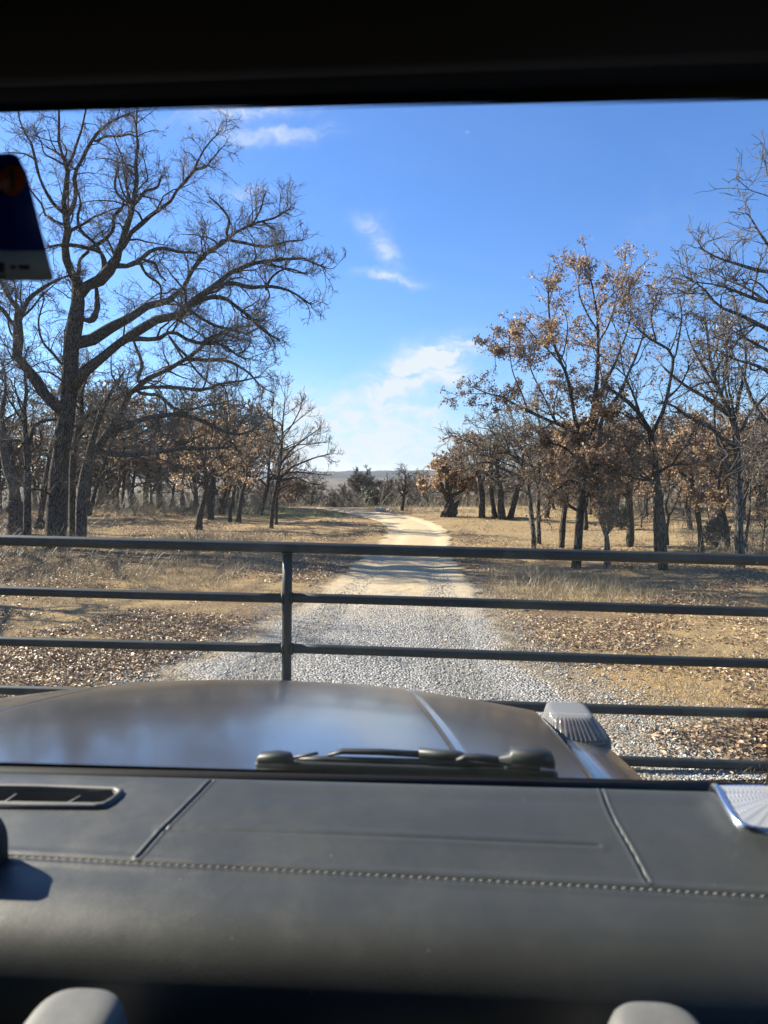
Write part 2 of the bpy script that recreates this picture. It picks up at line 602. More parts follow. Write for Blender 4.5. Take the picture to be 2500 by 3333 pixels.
def mat_frit():
    """black ceramic band: solid at the rim, breaking into dots towards the clear glass (tint = 0 at the rim, 1 at the clear end)"""
    m_, t, out = material('frit_dots')
    pos = t.n('ShaderNodeNewGeometry').outputs['Position']
    cb = t.n('ShaderNodeCombineXYZ')
    for k, dv in enumerate((CX, FRIT_UP)):
        dt = t.n('ShaderNodeVectorMath', operation='DOT_PRODUCT')
        t.l(pos, dt.inputs[0])
        dt.inputs[1].default_value = tuple(dv)
        t.l(dt.outputs['Value'], cb.inputs[k])
    v = t.n('ShaderNodeTexVoronoi', voronoi_dimensions='2D', i_Scale=300.0, i_Randomness=0.0)
    t.l(cb.outputs[0], v.inputs['Vector'])
    a = t.n('ShaderNodeAttribute', attribute_name='tint')
    hole = t.m('LESS_THAN', v.outputs['Distance'], t.m('SUBTRACT', 0.75, t.m('MULTIPLY', a.outputs['Fac'], 0.70)))
    tr = t.n('ShaderNodeBsdfTransparent')
    p = t.n('ShaderNodeBsdfPrincipled', i_Roughness=0.5)
    p.inputs['Base Color'].default_value = (0.006, 0.006, 0.007, 1)
    mx = t.n('ShaderNodeMixShader')
    t.l(hole, mx.inputs[0])
    t.l(tr.outputs[0], mx.inputs[1])
    t.l(p.outputs[0], mx.inputs[2])
    t.l(mx.outputs[0], out.inputs[0])
    return m_




def mat_speaker():
    m_, t, out = material('speaker_metal')
    tc_ = t.n('ShaderNodeTexCoord')
    sp = t.n('ShaderNodeSeparateXYZ')
    t.l(tc_.outputs['Object'], sp.inputs[0])
    r = t.m('SQRT', t.m('ADD', t.m('POWER', t.m('ABSOLUTE', sp.outputs[0]), 2.0), t.m('POWER', t.m('ABSOLUTE', sp.outputs[1]), 2.0)))
    ang = t.m('ARCTAN2', sp.outputs[1], sp.outputs[0])
    a = t.m('SINE', t.m('MULTIPLY', ang, 44.0))
    b = t.m('SINE', t.m('ADD', t.m('MULTIPLY', r, 1150.0), t.m('MULTIPLY', t.m('SINE', t.m('MULTIPLY', ang, 22.0)), 1.2)))
    pat = t.m('MULTIPLY', t.smooth(a, -0.2, 0.5), t.smooth(b, -0.4, 0.4))
    p = t.n('ShaderNodeBsdfPrincipled', i_Metallic=0.65, i_Roughness=0.42)
    t.l(t.ramp(pat, [(0.0, (0.66, 0.65, 0.63)), (1.0, (0.40, 0.395, 0.385))]), p.inputs['Base Color'])
    t.l(bumped(t, pat, 0.55, 0.0012), p.inputs['Normal'])
    t.l(p.outputs[0], out.inputs[0])
    return m_


M['speaker'] = mat_speaker()
M['chrome'] = simple('satin_chrome', (0.72, 0.73, 0.75), 0.22, metal=1.0, noise_amt=0.04)


def mat_lens():
    m_, t, out = material('lamp_lens')
    p = t.n('ShaderNodeBsdfPrincipled', i_Roughness=0.06)
    p.inputs['Base Color'].default_value = (0.9, 0.94, 0.96, 1)
    p.inputs['Specular IOR Level'].default_value = 0.8
    p.inputs['Base Color'].default_value = (0.34, 0.345, 0.345, 1)
    p.inputs['Roughness'].default_value = 0.16
    p.inputs['Specular IOR Level'].default_value = 0.45
    tr = t.n('ShaderNodeBsdfTransparent', i_Color=(0.72, 0.74, 0.75, 1))
    lw = t.n('ShaderNodeLayerWeight', i_Blend=0.5)
    mx = t.n('ShaderNodeMixShader')
    t.l(t.m('ADD', t.m('MULTIPLY', lw.outputs['Facing'], 0.40), 0.22), mx.inputs[0])
    t.l(tr.outputs[0], mx.inputs[1])
    t.l(p.outputs[0], mx.inputs[2])
    t.l(mx.outputs[0], out.inputs[0])
    return m_


M['lens'] = mat_lens()


def ground_colors(t, pos):
    sp = t.n('ShaderNodeSeparateXYZ')
    t.l(pos, sp.inputs[0])
    x, y = sp.outputs[0], sp.outputs[1]
    n1 = t.noise(pos, 0.33, 5, 0.6)
    n2 = t.noise(pos, 1.6, 6, 0.65)
    n3 = t.noise(pos, 9.0, 6, 0.7)
    n4 = t.noise(pos, 42.0, 4, 0.7)
    sand = t.ramp(n3, [(0.25, (0.30, 0.205, 0.105)), (0.55, (0.48, 0.325, 0.155)), (0.85, (0.58, 0.42, 0.225))])
    litter = t.ramp(n4, [(0.3, (0.11, 0.072, 0.043)), (0.52, (0.25, 0.175, 0.105)), (0.75, (0.42, 0.31, 0.19))])
    straw = t.ramp(n4, [(0.28, (0.23, 0.165, 0.085)), (0.5, (0.41, 0.30, 0.16)), (0.75, (0.54, 0.415, 0.235))])
    green = t.ramp(n4, [(0.3, (0.11, 0.135, 0.035)), (0.7, (0.25, 0.27, 0.075))])
    c = t.mix(t.smooth(t.m('ADD', t.m('MULTIPLY', n1, 0.5), t.m('MULTIPLY', n2, 0.5)), 0.44, 0.56), litter, straw)
    bare = t.m('ADD', t.m('MULTIPLY', n2, 0.6), t.m('MULTIPLY', n1, 0.4))
    c = t.mix(t.m('MULTIPLY', t.smooth(bare, 0.52, 0.62), 0.8), c, sand)
    # left woods: mostly litter; right meadow beyond 16 m: straw
    lw = t.m('MULTIPLY', t.smooth(t.m('ADD', x, t.m('MULTIPLY', n2, 2.0)), -2.0, -4.5), t.smooth(y, 26.0, 18.0))
    c = t.mix(t.m('MULTIPLY', lw, 0.6), c, litter)
    rm = t.m('MULTIPLY', t.smooth(x, 1.0, 3.0), t.m('MULTIPLY', t.smooth(y, 14.0, 19.0), 0.75))
    c = t.mix(rm, c, straw)
    # green winter grass beside the bend
    gx = t.m('DIVIDE', t.m('SUBTRACT', x, -3.7), 2.9)
    gy = t.m('DIVIDE', t.m('SUBTRACT', y, 30.0), 2.6)
    gq = t.m('ADD', t.m('MULTIPLY', gx, gx), t.m('MULTIPLY', gy, gy))
    gm = t.smooth(t.m('ADD', gq, t.m('MULTIPLY', n2, 1.3)), 1.7, 1.0)
    c = t.mix(t.m('MULTIPLY', gm, 0.85), c, green)
    # bare orange sand just before the green
    ox = t.m('DIVIDE', t.m('SUBTRACT', x, -2.2), 2.6)
    oy = t.m('DIVIDE', t.m('SUBTRACT', y, 25.0), 2.4)
    oq = t.m('ADD', t.m('MULTIPLY', ox, ox), t.m('MULTIPLY', oy, oy))
    c = t.mix(t.m('MULTIPLY', t.smooth(t.m('ADD', oq, n2), 1.6, 0.8), 0.8), c, sand)
    # sandy strip in the right foreground
    sx_ = t.m('DIVIDE', t.m('SUBTRACT', x, 3.1), 1.9)
    sy_ = t.m('DIVIDE', t.m('SUBTRACT', y, 5.4), 1.5)
    sq = t.m('ADD', t.m('MULTIPLY', sx_, sx_), t.m('MULTIPLY', sy_, sy_))
    c = t.mix(t.m('MULTIPLY', t.smooth(t.m('ADD', sq, n2), 1.7, 0.9), 0.8), c, t.mix(n4, sand, (0.50, 0.33, 0.145)))
    # far country: tan fields, then dark wooded ridge
    far = t.smooth(y, 60.0, 120.0)
    fields = t.ramp(t.noise(pos, 0.012, 4, 0.6), [(0.35, (0.055, 0.047, 0.033)), (0.5, (0.17, 0.135, 0.09)), (0.62, (0.10, 0.082, 0.055)), (0.75, (0.06, 0.05, 0.036))])
    c = t.mix(far, c, fields)
    ridge = t.smooth(t.m('ADD', y, t.m('MULTIPLY', n1, 60.0)), 980.0, 1080.0)
    c = t.mix(ridge, c, t.ramp(t.noise(pos, 0.06, 6, 0.7), [(0.3, (0.016, 0.018, 0.017)), (0.7, (0.045, 0.044, 0.036))]))
    return c, n3, n4


def mat_ground():
    m_, t, out = material('ground_soil')
    pos = t.n('ShaderNodeNewGeometry').outputs['Position']
    c, n3, n4 = ground_colors(t, pos)
    p = t.n('ShaderNodeBsdfPrincipled', i_Roughness=0.95)
    p.inputs['Specular IOR Level'].default_value = 0.1
    t.l(c, p.inputs['Base Color'])
    t.l(bumped(t, t.m('ADD', t.m('MULTIPLY', n3, 1.2), n4), 1.0, 0.07), p.inputs['Normal'])
    t.l(p.outputs[0], out.inputs[0])
    return m_


M['ground'] = mat_ground()


def mat_road():
    m_, t, out = material('road_gravel')
    pos = t.n('ShaderNodeNewGeometry').outputs['Position']
    sp = t.n('ShaderNodeSeparateXYZ')
    t.l(pos, sp.inputs[0])
    a = t.n('ShaderNodeAttribute', attribute_name='tint')     # -1..1 across the road
    ax = t.m('ABSOLUTE', a.outputs['Fac'])
    n2 = t.noise(pos, 1.3, 6, 0.65)
    n3 = t.noise(pos, 7.0, 6, 0.7)
    n4 = t.noise(pos, 60.0, 3, 0.7)
    v = t.n('ShaderNodeTexVoronoi', i_Scale=48.0)
    t.l(pos, v.inputs['Vector'])
    sv = t.n('ShaderNodeSeparateColor')
    t.l(v.outputs['Color'], sv.inputs[0])
    stone = t.ramp(sv.outputs[0], [(0.0, (0.09, 0.09, 0.092)), (0.5, (0.23, 0.225, 0.22)), (1.0, (0.45, 0.44, 0.42))])
    sand = t.ramp(t.m('ADD', t.m('MULTIPLY', n3, 0.6), t.m('MULTIPLY', n4, 0.4)), [(0.3, (0.36, 0.27, 0.155)), (0.5, (0.50, 0.39, 0.235)), (0.75, (0.61, 0.49, 0.315))])
    track = t.m('EXPONENT', t.m('MULTIPLY', t.m('POWER', t.m('ABSOLUTE', t.m('DIVIDE', t.m('SUBTRACT', ax, 0.48), 0.2)), 2.0), -1.0))
    sand = t.mix(t.m('MULTIPLY', track, 0.35), sand, (0.62, 0.51, 0.335))
    fac = t.smooth(t.m('ADD', sp.outputs[1], t.m('ADD', t.m('MULTIPLY', n2, 6.0), t.m('MULTIPLY', n3, 2.0))), 11.5, 16.0)
    edge_sand = t.smooth(t.m('ADD', ax, t.m('MULTIPLY', n2, 0.5)), 0.92, 1.2)
    c_rut = t.mix(t.m('MULTIPLY', track, 0.5), stone, (0.40, 0.36, 0.30))
    stone = c_rut
    c = t.mix(t.m('MAXIMUM', fac, t.m('MULTIPLY', edge_sand, 0.85)), stone, sand)
    p = t.n('ShaderNodeBsdfPrincipled', i_Roughness=0.9)
    p.inputs['Specular IOR Level'].default_value = 0.2
    t.l(c, p.inputs['Base Color'])
    hgt = t.m('ADD', t.m('MULTIPLY', t.m('SUBTRACT', 1.0, v.outputs['Distance']), t.m('SUBTRACT', 1.0, fac)), t.m('ADD', t.m('MULTIPLY', n3, 1.0), t.m('MULTIPLY', n4, 0.5)))
    t.l(bumped(t, hgt, 1.0, 0.035), p.inputs['Normal'])
    tr = t.n('ShaderNodeBsdfTransparent')
    mx = t.n('ShaderNodeMixShader')
    alpha = t.smooth(t.m('ADD', ax, t.m('ADD', t.m('MULTIPLY', n2, 0.55), t.m('MULTIPLY', n3, 0.35))), 1.36, 1.2)
    t.l(alpha, mx.inputs[0])
    t.l(tr.outputs[0], mx.inputs[1])
    t.l(p.outputs[0], mx.inputs[2])
    t.l(mx.outputs[0], out.inputs[0])
    return m_


M['road'] = mat_road()

# ------------------------------------------------------------------ ground and road
rng = np.random.default_rng(7)


def build_ground():
    ys = np.concatenate([np.linspace(-30, 3, 12), np.arange(3.2, 14, 0.12), np.geomspace(14, 60, 190)[0:], np.geomspace(61, 4500, 150)])
    us = np.linspace(-1, 1, 201)
    us = np.sign(us) * np.abs(us) ** 1.5
    half = 30 + 1.1 * np.maximum(ys, 0)
    X = us[:, None] * half[None, :]
    Y = np.broadcast_to(ys[None, :], X.shape)
    Z = terrain(X, Y)
    near = np.clip((16 - Y) / 8, 0, 1) * (Y > 3)
    Z = Z + near * 0.012 * np.sin(X * 9.1 + 2 * np.sin(Y * 3.3)) * np.sin(Y * 7.7 + X * 2.1)
    V = np.stack([X, Y, Z], -1).reshape(-1, 3)
    o = mesh_obj('ground', V, grid_faces(*X.shape), M['ground'], smooth=True)
    tag(o, 'leaf strewn sandy ground under the oaks', 'ground', kind='structure')


build_ground()

road_pts = []
for sy, l, r in ((1700, 120, 1560), (1560, 190, 1400), (1450, 320, 1210), (1380, 480, 1140), (1300, 620, 1075), (1240, 725, 1020), (1195, 778, 990), (1165, 815, 985), (1145, 826, 975),
                 (1130, 805, 948), (1119, 775, 905), (1111, 742, 862), (1106, 716, 815), (1102.5, 690, 780)):
    a, b = on_ground(l, sy), on_ground(r, sy)
    road_pts.append((a, b))


def spline(P, n):
    P = np.asarray(P, float)
    d = np.concatenate([[0], np.cumsum(np.maximum(np.linalg.norm(np.diff(P[:, :3], axis=0), axis=1), 1e-6))])
    t = np.linspace(0, d[-1], n)
    out = np.empty((n, P.shape[1]))
    m_ = np.gradient(P, d, axis=0) if len(P) > 2 else np.repeat((P[1:] - P[:1]) / d[-1], 2, 0)
    j = np.clip(np.searchsorted(d, t, side='right') - 1, 0, len(d) - 2)
    hh = (d[j + 1] - d[j])[:, None]
    s = ((t - d[j])[:, None]) / hh
    out = (2 * s**3 - 3 * s**2 + 1) * P[j] + (s**3 - 2 * s**2 + s) * hh * m_[j] + (-2 * s**3 + 3 * s**2) * P[j + 1] + (s**3 - s**2) * hh * m_[j + 1]
    return out


def build_road():
    Lp = spline(np.array([a for a, b in road_pts]), 260)
    Rp = spline(np.array([b for a, b in road_pts]), 260)
    # carry on behind the vehicle and over the crest
    q = np.linspace(-1.45, 1.45, 61)
    mid, hv = (Lp + Rp) / 2, (Rp - Lp) / 2
    P = mid[:, None, :] + hv[:, None, :] * q[None, :, None]
    back = P[0][None] + np.linspace(-14, -0.1, 20)[:, None, None] * np.array([0, 1.0, 0])
    dirn = unit(np.array([-1.0, 0.55, 0]))
    ahead = P[-1][None] + np.linspace(0.3, 30, 40)[:, None, None] * dirn
    P = np.concatenate([back, P, ahead])
    P[..., 2] = terrain(P[..., 0], P[..., 1]) + 0.012 - 0.02 * np.exp(-((np.abs(q) - 0.48) / 0.18) ** 2)[None, :] + 0.02 * (1 - np.clip(np.abs(q) - 0.9, 0, 0.5) * 2)[None, :]
    tint = np.broadcast_to(q[None, :], P.shape[:2])
    o = mesh_obj('road', P.reshape(-1, 3), grid_faces(*P.shape[:2]), M['road'], smooth=True, tint=tint.ravel())
    tag(o, 'gravel and sand ranch road bending left over the crest', 'road', kind='structure')
    return mid, np.linalg.norm(hv, axis=1)


road_mid, road_half = build_road()


def road_q(x, y):
    """distance across the road in half widths"""
    i = np.clip(np.searchsorted(road_mid[:, 1], y), 0, len(road_mid) - 1)
    return np.abs(x - road_mid[i, 0]) / road_half[i]

# ------------------------------------------------------------------ trees
def rot_about(v, axis, ang):
    c, s = np.cos(ang)[:, None], np.sin(ang)[:, None]
    return v * c + np.cross(axis, v) * s + axis * np.sum(axis * v, -1, keepdims=True) * (1 - c)


def spawn(rg, P, R, dens, tmin, lenfn, ang, npts, wob, up, rfac, rmax, rmin, tmax=1.0, taper=0.3, tips=2):
    """side branches from parents P (N,K,3), R (N,K)"""
    N, Kp, _ = P.shape
    seg = np.linalg.norm(np.diff(P, axis=1), axis=-1)
    L = seg.sum(1)
    cnt = rg.poisson(np.maximum(L * dens, 0.0))
    who = np.repeat(np.arange(N), cnt)
    # every parent also carries on at its tip
    n1 = len(who)
    who = np.concatenate([who, np.repeat(np.arange(N), tips)])
    n = len(who)
    if n == 0:
        return None
    t = tmin + (tmax - tmin) * rg.random(n) ** 0.7
    t[n1:] = rg.uniform(0.94, 1.0, n - n1)
    f = t * (Kp - 1)
    i = np.clip(f.astype(int), 0, Kp - 2)
    w_ = (f - i)[:, None]
    p0 = P[who, i] * (1 - w_) + P[who, i + 1] * w_
    r0 = R[who, i] * (1 - w_[:, 0]) + R[who, i + 1] * w_[:, 0]
    T = unit(P[who, i + 1] - P[who, i])
    perp = unit(np.cross(T, unit(rg.normal(size=(n, 3)))))
    aa_ = rg.uniform(ang[0], ang[1], n)
    aa_[n1:] = rg.uniform(4, 38, n - n1)
    d = rot_about(T, perp, np.radians(aa_))
    d[:, 2] += up * 0.6
    d = unit(d)
    ln = lenfn(L[who], t, rg, n)
    rs = np.clip(np.minimum(r0 * rfac, rmax * ln), rmin, None)
    out = np.empty((n, npts, 3))
    out[:, 0] = p0
    step = (ln / (npts - 1))[:, None]
    bend = rg.normal(size=(n, 3)) * wob * 0.5
    for k in range(1, npts):
        d = unit(d + rg.normal(size=(n, 3)) * wob + bend + np.array([0, 0, up]))
        out[:, k] = out[:, k - 1] + d * step
    rad = rs[:, None] * np.linspace(1, taper, npts)[None, :]
    return out, np.maximum(rad, rmin * 0.8)


def resample(P, R, k):
    q = spline(np.concatenate([P, R[:, None]], 1), k)
    return q[:, :3], np.maximum(q[:, 3], 0.003)


def leaf_quads(rg, C, size, droop=0.5):
    n = len(C)
    a = unit(rg.normal(size=(n, 3)) + np.array([0, 0, -droop]))
    b = unit(np.cross(a, rg.normal(size=(n, 3))))
    c = np.cross(a, b)
    s = (size * rg.uniform(0.6, 1.35, n))[:, None]
    fold = rg.uniform(0.1, 0.5, n)[:, None]
    base, tip = C, C + a * s
    l = C + a * s * 0.55 + b * s * 0.32 + c * s * fold * 0.3
    r = C + a * s * 0.55 - b * s * 0.32 + c * s * fold * 0.3
    V = np.stack([base, r, tip, l], 1).reshape(-1, 3)
    F = np.arange(n * 4).reshape(n, 4)
    return V, F


def leaves_on(rg, P, n, size, clump=1.4, keep=0.55, zbias=None):
    """points along twigs P, kept in clumps"""
    N, Kp, _ = P.shape
    who = rg.integers(0, N, n)
    t = rg.uniform(0.2, 1, n) * (Kp - 1)
    i = np.clip(t.astype(int), 0, Kp - 2)
    w_ = (t - i)[:, None]
    C = P[who, i] * (1 - w_) + P[who, i + 1] * w_ + rg.normal(size=(n, 3)) * 0.03
    ph = rg.uniform(0, 6.28, 9)
    g = sum(np.sin(C @ unit(rg.normal(size=3)) * clump * f_ + ph[j]) for j, f_ in enumerate((2.2, 3.1, 4.3, 5.9, 3.7)))
    gs = (g - np.quantile(g, 1 - keep)) / max(g.std(), 1e-6)
    sel = rg.random(n) < 1 / (1 + np.exp(-1.9 * gs))
    if zbias is not None:
        sel &= rg.random(n) < zbias(C)
    return C[sel]


class Tree:
    """limbs as polylines with radii; side branches grow from them level by level"""
    def __init__(self, seed):
        self.rg = np.random.default_rng(seed)
        self.limbs = []

    def limb(self, P, R):
        self.limbs.append((np.asarray(P, float), np.asarray(R, float)))

    def drawn(self, Y, conv, lines, spread=0.5):
        """limbs read off the photograph with conv(x,y)->reading coordinates; each forks off at the depth of the limb it leaves"""
        px = K * Y / FPX
        done = []
        for li, line in enumerate(lines):
            pts = [conv(a[0], a[1]) for a in line]
            sc = conv.scale
            R = np.array([a[2] for a in line]) * sc * px * 1.02
            if done:
                allp = np.concatenate([d[0] for d in done])
                ally = np.concatenate([d[1] for d in done])
                y0 = ally[np.argmin(((allp - np.array(pts[0])) ** 2).sum(1))]
            else:
                y0 = Y
            if done:
                j_ = np.argmin(((allp - np.array(pts[0])) ** 2).sum(1))
                if np.hypot(*(allp[j_] - np.array(pts[0]))) > 2.0:
                    pts = [tuple(allp[j_])] + pts
                    R = np.concatenate([[R[0] * 1.05], R])
            arc = np.concatenate([[0], np.cumsum(np.hypot(*np.diff(np.array(pts), axis=0).T))]) * px
            slope = self.rg.uniform(-spread, spread) if li else 0.0
            ys = y0 + slope * arc * (1 - 0.25 * arc / max(arc[-1], 1e-3))
            P = np.array([at(p[0], p[1], yv) for p, yv in zip(pts, ys)])
            k = max(10, int(len(line) * 3.0))
            q = spline(np.column_stack([np.array(pts), np.zeros(len(pts)), ys]), 40)
            done.append((q[:, :2], q[:, 3]))
            self.limb(P, R)
        return self

    def grown(self, base, height, r0, lean=(0, 0), fork=0.35, nlimb=7, spread=0.8, crook=0.12, arch=0.0, multi=1, droop=0.02):
        rg = self.rg
        base = np.asarray(base, float)
        for s in range(multi):
            k = 9
            P = [base + np.array([rg.normal() * 0.12, rg.normal() * 0.12, -0.06]) * (multi > 1) + np.array([0, 0, -0.05])]
            d = unit(np.array([lean[0] + (rg.normal() * 0.22 if multi > 1 else 0), lean[1] + (rg.normal() * 0.22 if multi > 1 else 0), 1.0]))
            top = height * rg.uniform(0.82, 0.92)
            for _ in range(k - 1):
                d = unit(d + rg.normal(size=3) * crook * np.array([1, 1, 0.3]) + np.array([lean[0] * 0.1, lean[1] * 0.1, 0.14]))
                P.append(P[-1] + d * top / (k - 1))
            P = np.array(P)
            R = r0 / multi ** 0.4 * np.linspace(1.0, 0.16, k) ** 0.9
            R[0] *= 1.25
            self.limb(P, R)
            az0 = rg.uniform(0, 6.28)
            for j in range(nlimb):
                t = fork + (0.93 - fork) * (j + rg.random() * 0.6) / nlimb
                f = t * (k - 1)
                i = int(f)
                p = P[i] * (1 - f + i) + P[min(i + 1, k - 1)] * (f - i)
                rr = R[i] * 0.62
                a = az0 + j * 2.4 + rg.normal() * 0.4
                elv = rg.uniform(0.25, 0.75) + arch
                dd = np.array([math.cos(a) * math.cos(elv), math.sin(a) * math.cos(elv), math.sin(elv)])
                ln = height * spread * (0.62 - 0.42 * (t - fork) / (1 - fork)) * rg.uniform(0.75, 1.15)
                Q = [p]
                m_ = 7
                for _ in range(m_ - 1):
                    dd = unit(dd + rg.normal(size=3) * crook * 2.0 + np.array([0, 0, 0.05 - arch * 0.28]))
                    Q.append(Q[-1] + dd * ln / (m_ - 1))
                self.limb(Q, rr * np.linspace(1, 0.22, m_))
        return self

    def ramify(self, detail=1.0, twig_r=0.005, l2=1.0, up=0.03, skip_r=1e9, wob=0.24, tmin=0.3, dens=(2.9, 5.6, 9.5)):
        """three finer levels; detail scales how many"""
        rg = self.rg
        Kp = 14
        PR = [resample(P, R, Kp) for P, R in self.limbs]
        self.P1 = np.array([p for p, r in PR])
        self.R1 = np.array([r for p, r in PR])
        L1 = np.linalg.norm(np.diff(self.P1, axis=1), axis=-1).sum(1)
        seg = self.P1, self.R1
        # no side twigs from the thick lower trunk
        s2 = spawn(rg, seg[0], seg[1], dens[0] * detail, tmin, lambda L, t, g, n: l2 * np.clip(0.42 * L, 0.35, 1.5) * (1.12 - 0.70 * t) * g.uniform(0.5, 1.25, n), (28, 72), 7, wob, up, 0.62, 0.025, twig_r * 1.6)
        a = [s2]
        s3 = spawn(rg, s2[0], s2[1], dens[1] * detail, 0.12, lambda L, t, g, n: np.clip(0.55 * L, 0.13, 0.7) * (1.1 - 0.6 * t) * g.uniform(0.5, 1.3, n), (25, 70), 5, wob * 1.1, up, 0.65, 0.016, twig_r * 1.15)
        s4 = spawn(rg, s3[0], s3[1], dens[2] * detail, 0.1, lambda L, t, g, n: np.clip(0.55 * L, 0.08, 0.32) * g.uniform(0.55, 1.4, n), (25, 65), 4, wob * 1.2, up, 0.75, 0.014, twig_r * 0.85)
        # twigs straight off the limbs' outer halves too
        s5 = spawn(rg, seg[0], seg[1], 3.2 * detail, max(tmin, 0.45), lambda L, t, g, n: g.uniform(0.2, 0.75, n) * l2 * (1.3 - 0.8 * t), (30, 75), 5, wob, up, 0.4, 0.012, twig_r)
        s6 = spawn(rg, s5[0], s5[1], dens[2] * 0.9 * detail, 0.15, lambda L, t, g, n: np.clip(0.5 * L, 0.08, 0.3) * g.uniform(0.55, 1.4, n), (25, 65), 4, wob * 1.2, up, 0.75, 0.014, twig_r * 0.85)
        self.s2, self.fine = s2, [s for s in (s3, s4, s5, s6) if s is not None]
        return self

    def build(self, origin, name, label, category='tree', group=None, bark='bark', twig='twig', sides=9, leaves=0, leaf_size=0.07, leaf_keep=0.5, leaf_mat='leaf', clump=1.0, zbias=None, flare=True, leaf_on_fine=True):
        rg = self.rg
        e = empty(name, origin, label, category, group)
        tr = Soup()
        thick = self.R1[:, 0] > 0.035
        P1, R1 = self.P1.copy(), self.R1.copy()
        R1 *= 1 + 0.10 * rg.normal(size=R1.shape) * (R1 > 0.03)
        for sel, n in ((thick, sides), (~thick, 5)):
            if sel.any():
                tr.add(*tubes(P1[sel], R1[sel], n))
        tr.add(*tubes(self.s2[0], self.s2[1], 4))
        tr.build('trunk', M[bark], e, smooth=True)
        cr = Soup()
        for P, R in self.fine:
            cr.add(*tubes(P, R, 3, cap=False))
        if leaves:
            for P, _ in (self.fine if leaf_on_fine else self.fine[:1]):
                share = int(leaves * len(P) / sum(len(q) for q, _ in self.fine) / max(leaf_keep, 0.05))
                if share < 1:
                    continue
                C = leaves_on(rg, P, share, leaf_size, clump, leaf_keep, zbias)
                if len(C):
                    V, F = leaf_quads(rg, C, leaf_size)
                    tint = np.repeat(np.clip(rg.normal(0.5, 0.24, len(C)), 0, 1), 4)
                    cr.add(V, F, 1, tint)
        cr.build('crown', [M[twig], M[leaf_mat]], e)
        return e


def conv(scale, ox, oy):
    f = lambda x, y: (x * scale + ox, y * scale + oy)
    f.scale = scale
    return f


cA = conv(0.32, 0, 219)
cB = conv(0.32, 0, 683.5)
cPx = conv(0.5, 0, 165.9)
cC = conv(0.4, 995.4, 530.9)
cD = conv(0.28, 531, 829.5)
cE = conv(0.2, 929, 862.7)
cF = conv(0.24, 1261, 995.4)
cS = conv(1.0, 0, 0)


def mixed(lines):
    """lines whose points may come from different enlargements -> reading coordinates"""
    out = []
    for ln in lines:
        c = cA
        o = []
        for a in ln:
            if callable(a):
                c = a
                continue
            x, y = c(a[0], a[1])
            o.append((x, y, a[2] * c.scale))
        out.append(o)
    return out


